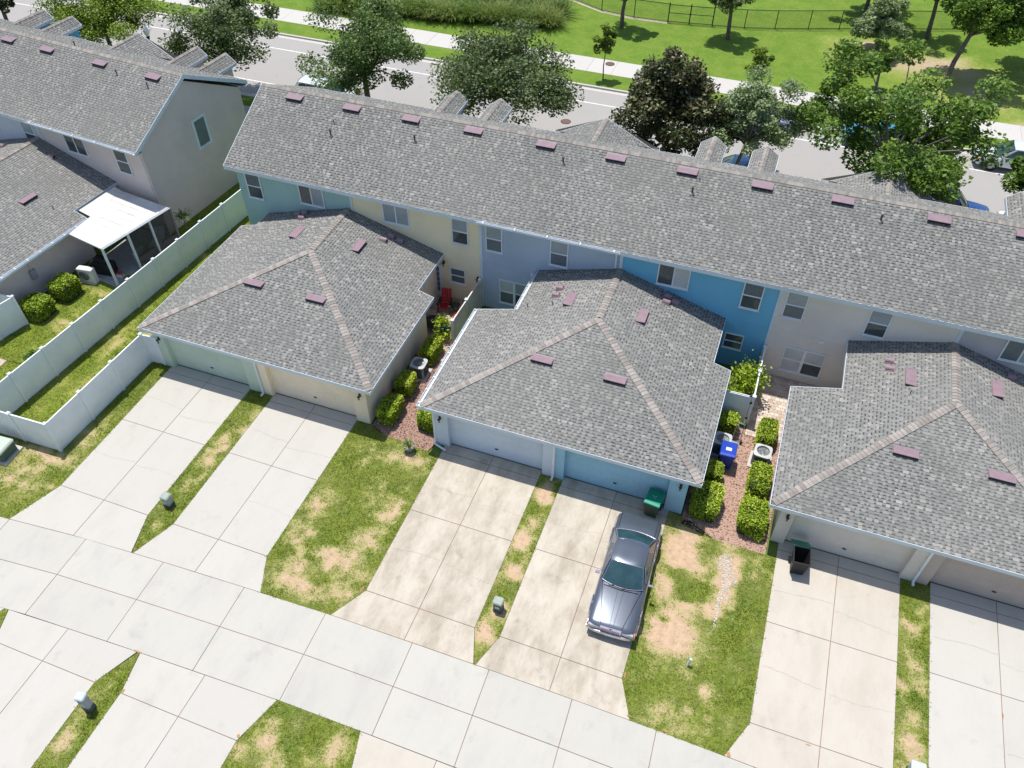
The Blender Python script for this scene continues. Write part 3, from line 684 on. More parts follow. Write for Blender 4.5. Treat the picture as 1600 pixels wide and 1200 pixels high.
def row_building(T, x0, x1, bounds, mats, seed, left_gable, right_gable, rakes=True, eave_gutter=()):
    """two-storey townhouse row in its own frame: back wall face y=0, street wall y=8.3"""
    xa, xb = x0, x1
    for i, mt in enumerate(mats):      # one wall shell per home: back wall, street wall
        a, b = bounds[i], bounds[i + 1]; mb = MB()
        mb.box(a, 0, 0, b, .2, 5.42); mb.build('wall', mt, T)
        mb = MB(); mb.box(a, 8.1, 0, b, 8.3, 5.42); mb.build('wall', mt, T)
        ln = MB(); ln.box(a + .1, -.006, 2.86, b - .1, .002, 2.885); ln.build('control_joint', mt, T)
    for x, g, s, mt in ((xa, left_gable, 1, mats[0]), (xb, right_gable, -1, mats[-1])):
        if not g: continue
        xi, xo = x, x + .2 * s; mb = MB(); a, b = min(xi, xo), max(xi, xo)
        mb.mesh([(q, yy, zz) for q in (a, b) for yy, zz in ((.2, 0), (8.1, 0), (8.1, 5.45), (4.15, 7.55), (.2, 5.45))], [(0, 1, 2, 3, 4), (9, 8, 7, 6, 5), (0, 4, 9, 5), (1, 6, 7, 2), (4, 3, 8, 9), (3, 2, 7, 8), (0, 5, 6, 1)])
        mb.build('gable_wall', mt, T)
        ln = MB(); xo2 = x - .006 * s
        ln.box(min(x, xo2), .3, 2.86, max(x, xo2), 8, 2.885); ln.box(min(x, xo2), .9, 5.2, max(x, xo2), 7.4, 5.222); ln.build('control_joint', mt, T)
    ra, rb = xa - (.3 if left_gable else 0), xb + (.3 if right_gable else 0)
    # deck with thickness, fascia, soffit
    dk = MB(); prof = [(-.45, 5.65), (4.15, 7.95), (8.75, 5.65), (8.75, 5.5), (4.15, 7.80), (-.45, 5.5)]
    dk.mesh([(x, y, z) for x in (ra, rb) for y, z in prof], [(k, 6 + k, 6 + (k + 1) % 6, (k + 1) % 6) for k in range(6)] + [(0, 1, 2, 3, 4, 5), (11, 10, 9, 8, 7, 6)])
    roof = dk.build('roof', DECK, T)
    fa = MB()
    for y0, y1 in ((-.475, -.452), (8.752, 8.775)): fa.box(ra, y0, 5.44, rb, y1, 5.655)
    fa.box(ra + .0, -.45, 5.43, rb, -.002, 5.455); fa.box(ra, 8.302, 5.43, rb, 8.75, 5.455)
    for x, g, s in ((ra, left_gable, -1), (rb, right_gable, 1)):
        if not g: continue
        for (ya, za), (yb2, zb) in (((-.45, 5.65), (4.15, 7.95)), ((8.75, 5.65), (4.15, 7.95))):
            xo = x + .025 * s; vs = [(q, yy, zz) for q in (x + .002 * s, xo) for yy, zz in ((ya, za + .012), (yb2, zb + .012), (yb2, zb - .22), (ya, za - .22))]
            fa.mesh(vs, [(0, 1, 2, 3), (7, 6, 5, 4), (0, 4, 5, 1), (3, 2, 6, 7), (0, 3, 7, 4), (1, 5, 6, 2)])
    fa.build('fascia', TRIM, T)
    sh = MB(); sh.t = .5
    rt = math.hypot(4.6, 2.3)
    shingles(sh, [(ra, -.47, 5.64), (rb, -.47, 5.64), (rb, 4.15, 7.95), (ra, 4.15, 7.95)], (ra, -.47, 5.64), (1, 0, 0), (0, .8944, .4472), seed=seed)
    shingles(sh, [(ra, 8.77, 5.64), (rb, 8.77, 5.64), (rb, 4.15, 7.95), (ra, 4.15, 7.95)], (ra, 8.77, 5.64), (1, 0, 0), (0, -.8944, .4472), seed=seed + 50, expo=.2)
    sh.build('shingles', SHINGLE, roof, stuff=True)
    caps((rb, 4.15, 7.965), (ra, 4.15, 7.965), roof, .5, joined=True)
    for b in bounds[1:-1]:
        tr = MB(); tr.box(b - .07, -.03, .0, b + .07, -.001, 5.42); tr.build('corner_trim', TRIM, T)
    for a, b in eave_gutter:
        gt = MB(); gt.box(a, -.60, 5.56, b, -.478, 5.575); gt.box(a, -.61, 5.56, b, -.595, 5.66)
        x = a + .3
        while x < b: gt.box(x, -.60, 5.645, x + .05, -.45, 5.665); x += 1.6
        gt.build('gutter', GUT, T)
    return roof
def rear_gable(T, x, y0, y1, zr, hw, sl, wallmat, seed):
    """narrow gabled projection on the street side"""
    mb = MB(); ze = zr - hw * sl; ya = 4.15 + (7.95 - zr) / .5
    ya2 = 4.15 + (7.95 - ze) / .5
    wl = MB(); w = hw - .2; zw = zr - .12
    wl.mesh([(x + a * w, y, z) for y in (8.32, y1 - .25) for a, z in ((-1, 0), (1, 0), (1, zw - w * sl), (0, zw), (-1, zw - w * sl))], [(0, 1, 2, 3, 4), (9, 8, 7, 6, 5), (1, 6, 7, 2), (0, 4, 9, 5), (2, 7, 8, 3), (3, 8, 9, 4)])
    wl.build('gable_bay', wallmat, T)
    nx = MB(); th = .1
    for s in (-1, 1):
        a = [(x, ya, zr), (x, y1, zr), (x + s * hw, y1, ze), (x + s * hw, ya2, ze)]; b = [(q[0], q[1], q[2] - th) for q in a]
        nx.mesh(a + b, [(0, 1, 2, 3), (7, 6, 5, 4), (1, 5, 6, 2), (2, 6, 7, 3)])
    rf = nx.build('bay_roof', DECK, T)
    sh = MB(); sh.t = .5
    for s in (-1, 1):
        v = Vector((-s, 0, sl)).normalized()
        shingles(sh, [(x, ya, zr), (x, y1, zr), (x + s * hw, y1, ze), (x + s * hw, ya2, ze)], (x + s * hw, y1, ze), (0, 1, 0), v, seed=seed + (s + 1))
    sh.build('shingles', SHINGLE, rf, stuff=True)
    caps((x, ya, zr + .01), (x, y1, zr + .01), rf, sl * .8, .13, joined=True)
    fa = MB()
    for s in (-1, 1):
        fa.mesh([(x + s * q, y, z) for y in (y1 + .002, y1 + .03) for q, z in ((0, zr + .012), (hw, ze + .012), (hw, ze - .18), (0, zr - .18))], [(0, 1, 2, 3), (7, 6, 5, 4), (0, 4, 5, 1), (1, 5, 6, 2), (2, 6, 7, 3)])
        fa.box(*((x + s * hw, ya2, ze - .17, x + s * (hw + .025), y1, ze + .01) if s > 0 else (x - hw - .025, ya2, ze - .17, x - hw, y1, ze + .01)))
    fa.build('bay_fascia', TRIM, T)
def rear_hip(T, x, seed, wallmat, zr=6.75, ya=8.75, hw=2.9):
    sl = .5; ze = zr - hw * sl; yr = 4.15 + (7.95 - zr) / .5; yf = ya + hw
    wl = MB(); wl.box(x - hw + .4, 8.32, 0, x + hw - .4, yf - .4, ze - .12); wl.build('entry_bay', wallmat, T)
    A, B = (x, yr, zr), (x, ya, zr)
    ye = 4.15 + (7.95 - ze) / .5
    FR, FL = (x + hw, yf, ze), (x - hw, yf, ze); BR, BL = (x + hw, ye, ze), (x - hw, ye, ze)
    dk = MB(); dk.mesh([A, B, FR, FL, BR, BL], [(0, 1, 2, 4), (1, 3, 2), (0, 5, 3, 1)]); dk.face([(x - hw, ye, ze - .02), (x - hw, yf, ze - .02), (x + hw, yf, ze - .02), (x + hw, ye, ze - .02)])
    rf = dk.build('entry_roof', DECK, T); sh = MB(); sh.t = .5
    shingles(sh, [A, B, FR, BR], FR, (0, 1, 0), Vector((-1, 0, sl)).normalized(), seed=seed)
    shingles(sh, [A, B, FL, BL], FL, (0, 1, 0), Vector((1, 0, sl)).normalized(), seed=seed + 1)
    shingles(sh, [B, FR, FL], FL, (1, 0, 0), Vector((0, -1, sl)).normalized(), seed=seed + 2)
    sh.build('shingles', SHINGLE, rf, stuff=True)
    caps(A, B, rf, .5, joined=True); caps(B, FR, rf, .35, joined=True); caps(B, FL, rf, .35, joined=True)

# main row
T = thing('townhouse_row', 'long two storey townhouse row painted teal, yellow, lavender, blue and beige', 'townhouses', (0, 30.25, 0))
bd = [-26.35, -19.64, -12.62, -5.58, 1.68, 9.12, 16.4, 23.6]
roof1 = row_building(T, bd[0], bd[-1], bd, [S_TEAL, S_YEL, S_LAV, S_BLUE, S_GRE, S_MAU, S_TAU], 11, True, True, eave_gutter=[(-12.6, -5.6)])
Wn = [(-25.8, -25.0, 3.75, 5.12, 'hung', (GLASSM, GLASSD)), (-22.62, -21.3, 4.1, 5.15, 'slide', (GLASSD, BLIND)),
      (-17.85, -16.5, 4.1, 5.15, 'slide', (BLIND, BLIND)), (-14.1, -13.33, 3.75, 5.12, 'hung', (BLIND, GLASSD)), (-14.32, -13.58, 1.2, 2.05, 'hung', (GLASSM, GLASSM)),
      (-12.3, -11.54, 3.75, 5.12, 'hung', (BLIND, GLASSM)), (-9.0, -8.2, 3.75, 5.09, 'hung', (BLIND, GLASSM)), (-11.6, -10.1, .62, 2.02, 'pair', (BLINDW, GLASSM, BLIND, GLASSD)),
      (-3.78, -2.4, 4.05, 5.14, 'slide', (GLASSD, BLINDW)), (.11, .91, 3.76, 5.14, 'hung', (GLASSM, GLASSD)), (-.18, .61, 1.18, 2.0, 'hung', (GLASSD, GLASSD)),
      (2.01, 2.82, 3.77, 5.14, 'hung', (BLIND, GLASSM)), (5.52, 6.32, 3.78, 5.15, 'hung', (BLIND, GLASSD)), (2.62, 4.38, .6, 2.0, 'pair', (BLINDW, BLINDW, BLINDW, GLASSD)),
      (10.94, 12.3, 4.1, 5.2, 'slide', (GLASSM, BLIND)), (15.2, 16.0, 3.76, 5.14, 'hung', (BLIND, GLASSD))]
for w in Wn: window(T, *w)
for x, z in ((-15.38, 0), (13.3, 0), (-.95, 0)):      # patio doors with muntins
    dr = MB(); dr.box(x - .55, -.04, 0, x + .55, -.001, 2.12); D = dr.build('patio_door', GUT, T)
    for i in range(3):
        for j in range(5):
            P = MB(); P.box(x - .4 + i * .27, -.052, .35 + j * .33, x - .16 + i * .27, -.042, .64 + j * .33); P.build('pane', GLASSM, D)
def lantern(T, x, y, z):
    mb = MB(); mb.mat(DKMETAL); mb.box(x - .05, y - .03, z - .02, x + .05, y, z + .16); mb.cyl((x, y - .02, z + .12), (x, y - .12, z + .15), .012, n=6)
    mb.lathe([(.01, .12), (.07, .07), (.06, .05)], 8, (x, y - .13, z)); mb.lathe([(.045, -.09), (.03, -.12)], 8, (x, y - .13, z))
    mb.mat(M('lantern_glass', (.25, .20, .13), None, 5, .2)); mb.lathe([(.035, -.09), (.055, .05)], 8, (x, y - .13, z))
    mb.build('wall_lantern', None, T)
lantern(T, -14.7, 0, 2.25); lantern(T, -12.85, 0, 1.7)
for x, z in ((4.0, 2.75), (-9.9, 2.8)):
    mb = MB(); mb.box(x - .11, -.03, z - .09, x + .11, 0, z + .09); mb.box(x - .08, -.07, z - .07, x + .08, -.03, z + .06); mb.build('wall_vent', GUT, T)
mb = MB(); mb.path([(-5.82, -.5, 5.55), (-5.82, -.1, 5.3), (-5.82, -.07, 4.4)], [.05, .05, .05], 8); mb.build('downspout', GUT, T)
for x in (-24.45, -21.1, -17.76, -14.39, -10.6, -7.13, -3.72, -.28, 3.23, 7.23, 10.75, 14.5, 18.2): on_roof('roof_vent', VM, roof1, x, 3.72 + random.uniform(-.02, .03), 5.65 + .5 * 4.17, (0, 1), .5)
for x, y in ((-21.61, 2.14), (-17.14, 2.68), (-9.51, 3.0), (-3.24, 2.76), (4.92, 3.16), (12.4, 3)): on_roof('plumbing_vent', PM, roof1, x, y, 5.65 + .5 * (y + .45), (0, 1), .5, True)
for x, y in ((-21.72, 2.79), (-17.3, 3.47), (-3.07, 3.41)): on_roof('plumbing_vent', PM, roof1, x, y, 5.65 + .5 * (y + .45), (0, 1), .5, True, .5)
for i, (x, mt) in enumerate(((-17.95, S_LAV), (-15.28, S_YEL), (-3.28, S_TAU), (-.58, S_GRE), (11.6, S_TAU), (14.3, S_TAU), (-26, None))):
    if mt: rear_gable(T, x, 7, 9.9, 6.4, .66, .7, mt, 300 + i * 3)
for i, x in enumerate((-9.15, 5.45, 20)): rear_gable(T, x, 7, 9.8, 6.4, 3.0, .5, S_TAU, 400 + i * 3)
mb = MB(); mb.box(-26.6, -.04, 0, -26.36, .12, 5.4) ; 

# left row, turned a little
RA = R(-5.5); ca, sa = math.cos(RA), math.sin(RA)
def frameA(x, y): return (-31.69 + ca * (x - .3) - sa * (y + .45), 29.24 + sa * (x - .3) + ca * (y + .45))
oA = frameA(0, 0)
TA = thing('townhouse_row', 'grey and lavender townhouse row at the left edge with a plain taupe gable end', 'townhouses', (*oA, 0), RA)
bA = [-30, -22.5, -15, -7.62, 0]
roofA = row_building(TA, bA[0], 0, bA, [S_AZ, S_TAU, S_LLA, S_GRY], 77, False, True, eave_gutter=[(-7.6, .28)])
S_END = S_GRY
for w in ((-8.9, -8.1, 3.75, 5.12, 'hung', (BLIND, GLASSD)), (-5.6, -4.2, 4.1, 5.15, 'slide', (GLASSD, GLASSD)), (-1.95, -1.1, 3.75, 5.12, 'hung', (GLASSD, GLASSD)), (-12.5, -11.2, 4.1, 5.1, 'slide', (GLASSD, BLIND))): window(TA, *w)
window(TA, 4.15, 4.98, 3.55, 5.1, 'plain', (GLASSM,), face='E', xg=0., trim=.1)
mb = MB(); mb.box(.002, .04, 0, .09, .13, 5.35); mb.build('downspout', S_GRY, TA)
for x in (-13.0, -10.2, -6.9, -3.4, -.75): pass
for x in (-15.6, -12.3, -9.2, -5.2, -1.35): on_roof('roof_vent', VM, roofA, x, 3.6, 5.65 + .5 * 4.05, (0, 1), .5)
for x, y in ((-3.7, 3.25), (-1.3, 3.0), (-8.1, 4.6)): on_roof('plumbing_vent', PM, roofA, x, y, 5.65 + .5 * (min(y, 8.3 - y) + .45), (0, 1), .5, True, .8)
for i, (x, mt) in enumerate(((-2.0, S_GRY), (-4.2, S_GRY), (-14.6, S_BLUE), (-17.1, S_BLUE))): rear_gable(TA, x, 7, 9.9, 6.4, .66, .7, mt, 500 + i * 3)
rear_gable(TA, -8.8, 7, 9.8, 6.4, 3.0, .5, S_TAU, 600)

# ------------------------------------------------------------------ paired garage wings
def garage_door(W, x0, x1, y, mat):
    D = MB(); D.box(x0, y, 0, x1, y + .06, 2.2); dd = D.build('garage_door', mat, W)
    nx, nz = 8, 4; gx = (x1 - x0) / nx; gz = 2.2 / nz
    pm = MB(); w, h = gx / 2 - .07, gz / 2 - .09
    pm.mesh([(-w, 0, -h), (w, 0, -h), (w, 0, h), (-w, 0, h), (-w + .03, -.007, -h + .03), (w - .03, -.007, -h + .03), (w - .03, -.007, h - .03), (-w + .03, -.007, h - .03)], [(4, 5, 6, 7), (0, 1, 5, 4), (1, 2, 6, 5), (2, 3, 7, 6), (3, 0, 4, 7)])
    me = pm.data('door_panel', mat)
    for i in range(nx):
        for j in range(nz): inst('door_panel', me, dd, (x0 + gx * (i + .5), y - .001, gz * (j + .5)))
    s = MB()
    for j in range(1, nz): s.box(x0, y - .003, gz * j - .004, x1, y - .0005, gz * j + .004)
    s.build('section_joint', mat, dd)
    h = MB(); h.box((x0 + x1) / 2 - .07, y - .05, .5, (x0 + x1) / 2 + .07, y - .022, .54); h.build('handle', DKMETAL, dd)
def garage_wing(label, origin, rz, hw, ln, rn, ls, rs, doors, mats, dmats, seed, vents, hoods, pipes=(), gutter=None, spout=None, capobj=True):
    """origin on the back wall of the row at the wing's centre line; ln/rn = (offset, y) of the roof notches"""
    W = thing('garage_wing', label, 'garage', origin, rz, 'paired garage wings behind the townhouses')
    s = .29; ze = 2.6; zr = ze + s * hw; yf = -9.8; ya = yf + hw
    zx = lambda x: ze + s * (hw - abs(x))
    wL, wR = -5.52 + ls, 5.52 + rs; yw = -9.5
    # walls, left half and right half
    def side(sg, mt, d0, d1, xw, nt):
        xo = xw; th = .2
        def bx(x0, y0, z0, x1, y1, z1, nm='wall'):
            a = MB(); a.box(min(x0, x1), y0, z0, max(x0, x1), y1, z1); a.build(nm, mt, W)
        inner = 0.
        e0, e1 = (xw, d0) if sg < 0 else (d1, xw); i0, i1 = (d1, 0.) if sg < 0 else (0., d0)
        bx(e0, yw, 0, e1, yw + .3, 2.43, 'pier'); bx(i0, yw, 0, i1, yw + .3, 2.43, 'pier'); bx(d0, yw + .002, 2.2, d1, yw + .25, 2.425, 'lintel')
        bx(xw, yw + .3, 0, xw - sg * th, nt[1] - .25, 2.43)
        if nt[0] < hw - .2:
            xn = sg * (nt[0] - .45); bx(min(xw, xn), nt[1] - .25, 0, max(xw, xn), nt[1] - .05, 2.43); bx(xn, nt[1] - .05, 0, xn - sg * th, -.01, 2.43 + (hw - nt[0]) * s)
    side(-1, mats[0], doors[0][0], doors[0][1], wL, ln); side(1, mats[1], doors[1][0], doors[1][1], wR, rn)
    for q, mt in zip(doors, dmats): garage_door(W, q[0], q[1], yw + .24, mt)
    # roof surfaces
    A, F0, F1 = (0, ya, zr), (-hw, yf, ze), (hw, yf, ze)
    polys = [([F0, F1, A], F0, (1, 0, 0), (0, 1, s))]
    for sg, (no, ny) in ((1, rn), (-1, ln)):
        n0 = (sg * hw, ny, ze); n1 = (sg * no, ny, zx(no)); n2 = (sg * no, 0, zx(no)); m0 = (0, ny, zr)
        if no < hw - .01:
            polys.append(([(sg * hw, yf, ze), n0, m0, A] if ny > ya else [(sg * hw, yf, ze), n0, m0], (sg * hw, yf, ze), (0, 1, 0), (-sg, 0, s)))
            polys.append(([n1, n2, (0, 0, zr), m0], (sg * hw, yf, ze), (0, 1, 0), (-sg, 0, s)))
        else: polys.append(([(sg * hw, yf, ze), (sg * hw, 0, ze), (0, 0, zr), A], (sg * hw, yf, ze), (0, 1, 0), (-sg, 0, s)))
    dk = MB(); sh = MB(); sh.t = .5
    for k, (P, o, u, v) in enumerate(polys):
        n = (Vector(P[1]) - Vector(P[0])).cross(Vector(P[2]) - Vector(P[0]))
        Q = P if n.z > 0 else P[::-1]
        dk.mesh(list(Q) + [(q[0], q[1], q[2] - .10) for q in Q], [tuple(range(len(Q))), tuple(range(2 * len(Q) - 1, len(Q) - 1, -1))] + [(i, i + len(Q), (i + 1) % len(Q) + len(Q), (i + 1) % len(Q)) for i in range(len(Q))])
        shingles(sh, P, o, u, v, seed=seed + k // 2 * 2)
    roof = dk.build('roof', DECK, W)
    sh.build('shingles', SHINGLE, roof, stuff=True)
    # fascia and soffit
    fa = MB()
    fa.box(-hw - .02, yf - .024, ze - .17, hw + .02, yf - .001, ze + .012)
    for sg, (no, ny) in ((1, rn), (-1, ln)):
        x = sg * hw; fa.box(min(x + .001 * sg, x + .024 * sg), yf, ze - .17, max(x + .001 * sg, x + .024 * sg), ny + .024, ze + .012)
        if no < hw - .01:
            zz = zx(no); xn = sg * no
            fa.mesh([(xx, yy, q) for yy in (ny + .002, ny + .024) for xx, q in ((x, ze + .01), (xn, zz + .01), (xn, zz - .17), (x, ze - .17))], [(0, 1, 2, 3), (7, 6, 5, 4), (0, 4, 5, 1), (2, 6, 7, 3)])
            fa.box(min(xn + .001 * sg, xn + .024 * sg), ny + .024, zz - .17, max(xn + .001 * sg, xn + .024 * sg), -.005, zz + .012)
    fa.box(-hw + .0, yf, ze - .165, hw, yw - .002, ze - .15)
    fa.build('fascia', TRIM, W)
    cz = .018
    if capobj:
        caps((0, 0, zr + cz), (0, ya, zr + cz), roof, .28, .16); caps((0, ya, zr + cz), (hw, yf, ze + cz), roof, .2, .16); caps((0, ya, zr + cz), (-hw, yf, ze + cz), roof, .2, .16)
    for x, y, k in vents:
        if k == 'F': on_roof('roof_vent', VM, roof, x, y, ze + s * (y - yf), (0, 1), s)
        else: on_roof('roof_vent', VM, roof, x, y, zx(x), (-1, 0) if x > 0 else (1, 0), s)
    for x, y in hoods: on_roof('exhaust_hood', MM, roof, x, y, zx(x), (-1, 0) if x > 0 else (1, 0), s)
    for x, y in pipes: on_roof('plumbing_vent', PM, roof, x, y, zx(x), (0, 1), s, True, .5)
    for x in (wL + .28, wR - .28): lantern(W, x, yw, 1.78)
    if gutter:
        for sg, y0, y1, x in gutter:
            gt = MB(); xa_, xb_ = x + .03 * sg, x + .16 * sg; z = zx(x) if abs(x) < hw else ze
            gt.box(min(xa_, xb_), y0, z - .12, max(xa_, xb_), y1, z - .10); gt.box(min(xb_, xb_ + .012 * sg), y0, z - .12, max(xb_, xb_ + .012 * sg), y1, z + .0)
            y = y0 + .2
            while y < y1: gt.box(min(xa_, xb_), y, z - .008, max(xa_, xb_), y + .04, z + .008); y += .8
            gt.box(min(xa_, xb_), y0 - .012, z - .12, max(xa_, xb_), y0, z)
            gt.build('gutter', GUT, W)
    for kind in (spout or ()):
        mb = MB()
        if kind == 'mid': mb.box(-.11, yw - .09, .1, -.02, yw - .01, 2.45); mb.box(-.11, yw - .25, .05, -.02, yw - .01, .12)
        if kind == 'left': mb.box(wL - .09, yw - .02, .15, wL - .005, yw + .07, 2.4); mb.path([(wL - .045, yw + .03, .2), (wL - .03, yw - .12, .12), (wL + .55, yw - .28, .06)], [.05, .05, .05], 8)
        mb.build('downspout', GUT, W)
    return W
YB = 30.25
garage_wing('garage wing with sage green and cream doors and pyramid shingle roof beside the white fence', (-19.9, YB, 0), 0, 6.0, (5.0, -1.2), (5.2, -3.1), -.1, 0,
            ((-5.1, -.82), (.42, 4.85)), (S_SAGE, S_CRM), (S_SAGE, S_CRM), 700,
            [(-1.75, -6.2, 'F'), (1.55, -6.2, 'F'), (-1.75, -2.2, 'L'), (1.66, -2.15, 'R')], [(-2.85, -.35), (-2.45, -.3), (-2.35, -.75), (2.4, -1.0), (2.6, -.5), (3.1, -.55)], spout=('mid',))
garage_wing('garage wing with pale blue and bright blue doors behind the parked sedan', (-5.57, YB, 0), 0, 6.0, (4.0, -3.15), (5.2, -3.15), 0, 0,
            ((-4.9, -.57), (.39, 4.78)), (S_SKY, S_AZ), (S_SKY, S_AZ), 720,
            [(-1.72, -6.35, 'F'), (1.52, -6.4, 'F'), (-1.7, -2.42, 'L'), (1.67, -2.42, 'R')], [(-2.45, -1.54), (-2.47, -2.08), (2.4, -.42), (2.42, -.8), (2.8, -.56)], [(-2.44, -2.76), (-3.6, -2.92)],
            gutter=[(-1, -9.8, -3.15, -6.0), (-1, -3.1, -.05, -4.0)], spout=('mid', 'left'))
garage_wing('garage wing with taupe and beige doors at the right edge of the picture', (9.1, YB, 0), 0, 6.05, (4.05, -3.2), (5.2, -3.15), 0, 0,
            ((-5.0, -.57), (.45, 4.9)), (S_TAU, S_PNK), (S_TAU, S_PNK), 740,
            [(-1.6, -6.36, 'F'), (1.83, -6.36, 'F'), (-1.6, -2.39, 'L'), (1.75, -1.8, 'R')], [(-2.4, -1.34), (-2.37, -1.83), (2.4, -.59)], [(-1.6, -3.3)], gutter=[], spout=('mid',))
cA = frameA(-7.9, 0)
garage_wing('grey garage wing at the left edge beside the screened porch', (*cA, 0), RA, 6.0, (6.0, 0), (5.2, -3.15), 0, 0, ((-4.9, -.57), (.39, 4.78)), (S_GRY, S_GRY), (S_GRY, S_GRY), 760,
            [(3.1, -4.0, 'R')], [(1.6, -.75), (-2, -1), (-2.4, -1.6)], [(4.4, -3.7)], gutter=[(1, -9.8, -3.15, 6.0)], spout=())

# ------------------------------------------------------------------ fences
def vinyl_fence(label, pts, h=1.8, step=1.87, cat='fence', mat=VINYL, skip_last=False):
    t = thing('vinyl_fence', label, cat, (*pts[0], 0))
    o = Vector((*pts[0], 0)); posts = []
    pm = MB(); pm.box(-.065, -.065, 0, .065, .065, h + .03); pme = pm.data('post', mat)
    cm = MB(); cm.mesh([(-.085, -.085, 0), (.085, -.085, 0), (.085, .085, 0), (-.085, .085, 0), (-.085, -.085, .03), (.085, -.085, .03), (.085, .085, .03), (-.085, .085, .03), (0, 0, .085)],
                       [(0, 1, 5, 4), (1, 2, 6, 5), (2, 3, 7, 6), (3, 0, 4, 7), (4, 5, 8), (5, 6, 8), (6, 7, 8), (7, 4, 8), (3, 2, 1, 0)]); cme = cm.data('post_cap', GUT)
    for (x0, y0), (x1, y1) in zip(pts[:-1], pts[1:]):
        L = math.hypot(x1 - x0, y1 - y0); n = max(1, round(L / step)); an = math.atan2(y1 - y0, x1 - x0); sp = L / n
        pn = MB(); pn.box(.066, -.012, .12, sp - .066, .012, h - .1)
        k = .066 + .15
        while k < sp - .1: pn.box(k - .004, -.016, .13, k + .004, .016, h - .11); k += .15     # tongue-and-groove lines
        pme2 = pn.data('panel', mat)
        rl = MB(); rl.box(.066, -.03, h - .1, sp - .066, .03, h - .0); rme = rl.data('top_rail', mat)
        rl = MB(); rl.box(.066, -.028, .02, sp - .066, .028, .15); bme = rl.data('bottom_rail', mat)
        for k in range(n):
            q = (x0 + (x1 - x0) * k / n - o.x, y0 + (y1 - y0) * k / n - o.y)
            for nm, me in (('panel', pme2), ('top_rail', rme), ('bottom_rail', bme)): inst(nm, me, t, (*q, 0), (0, 0, an))
            posts.append((q, an))
    if not skip_last: posts.append(((pts[-1][0] - o.x, pts[-1][1] - o.y), an))
    for q, an in posts:
        po = inst('post', pme, t, (*q, 0), (0, 0, an)); inst('post_cap', cme, po, (0, 0, h + .03))
    return t
vinyl_fence('long white vinyl privacy fence running from the street side down between the two rows', [(-28.8, 33.2), (-30.28, 14.62)])
vinyl_fence('white vinyl fence wrapping the side lawn and returning to the green garage corner', [(-33.6, 14.15), (-30.3, 14.5), (-26.5, 14.62), (-26.3, 20.72), (-25.55, 20.78)])
vinyl_fence('short white vinyl fence corner at the left edge beside two clipped shrubs', [(-35.6, 20.75), (-34.05, 20.8), (-34.75, 18.0)])
f4 = vinyl_fence('white vinyl patio fence and gate between the blue home and the brick patio', [(1.7, 30.1), (1.7, 26.7)])
mb = MB(); mb.box(.02, 26.66, .08, 1.6, 26.70, 1.78)
for z in (.1, 1.68): mb.box(.02, 26.63, z, 1.6, 26.735, z + .1)
for x in (.02, 1.5): mb.box(x, 26.625, .08, x + .1, 26.74, 1.78)
G_ = mb.build('gate', VINYL, f4); G_.location = (-1.7, -30.1, 0)
for z in (.4, 1.4):
    h_ = MB(); h_.box(1.58, 26.60, z, 1.68, 26.62, z + .12); h_.build('hinge', DARK, G_)
STAINV = M('stained_vinyl', (.70, .66, .62), (.55, .45, .37), 1.1, .6)
vinyl_fence('beige stained vinyl fence beside the yellow home patio with red chair', [(-12.68, 30.1), (-12.78, 26.75)], mat=STAINV)

# dark chain-link park fence with a double gate
CH = M('green_black_steel', (.025, .045, .035), None, 5, .5)
fp = [(-24, 74.5), (-20.4, 71.2), (-17.2, 69.6), (-14.25, 69.1), (-11.37, 69.2), (-9.63, 69.45), (-7.76, 69.75), (-5.19, 70.2), (-2.79, 70.9), (-.21, 71.85), (2.17, 72.75), (5, 73.8), (9, 75.2), (14, 77), (19, 79)]
t = thing('chain_link_fence', 'dark chain link fence with double gate across the far park lawn', 'fence', (*fp[0], .1))
o = Vector((*fp[0], 0)); H_ = 1.5
for i, q in enumerate(fp):
    gp = i in (4, 5, 6); mb = MB(); mb.cyl((q[0] - o.x, q[1] - o.y, 0), (q[0] - o.x, q[1] - o.y, H_ + (.12 if gp else .04)), .05 if gp else .035, n=7); mb.build('post', CH, t)
for i, (a, b) in enumerate(zip(fp[:-1], fp[1:])):
    A = Vector((a[0] - o.x, a[1] - o.y, 0)); B = Vector((b[0] - o.x, b[1] - o.y, 0)); gate = i in (4, 5)
    mb = MB()
    for z in ((.08, H_) if not gate else (.1, .8, H_ - .05)): mb.cyl(A + Vector((0, 0, z)), B + Vector((0, 0, z)), .028, n=6)
    mb.build('gate_leaf' if gate else 'rail', CH, t)
    L = (B - A).length; d_ = (B - A) / L; ms = MB(); k = -H_
    while k < L:
        for s in (1, -1):
            u0, u1 = max(k, 0), min(k + H_, L)
            if u1 - u0 > .05:
                z0, z1 = (u0 - k), (u1 - k)
                if s < 0: z0, z1 = H_ - z0, H_ - z1
                p0, p1 = A + d_ * u0 + Vector((0, 0, z0)), A + d_ * u1 + Vector((0, 0, z1)); w = Vector((0, 0, .005))
                ms.face([p0 - w, p1 - w, p1 + w, p0 + w])
        k += .11
    ms.build('wire_mesh', CH, t, stuff=True)
mb = MB()
for a, b in zip(fp[:4], fp[1:5]):
    mb.face([(a[0], a[1] - .35, .112), (b[0], b[1] - .35, .112), (b[0], b[1] + .1, .112), (a[0], a[1] + .1, .112)])
tag(mb.build('path', M('dirt_strip', (.48, .42, .30), (.3, .32, .15), 3)), kind='structure')

all_blades()

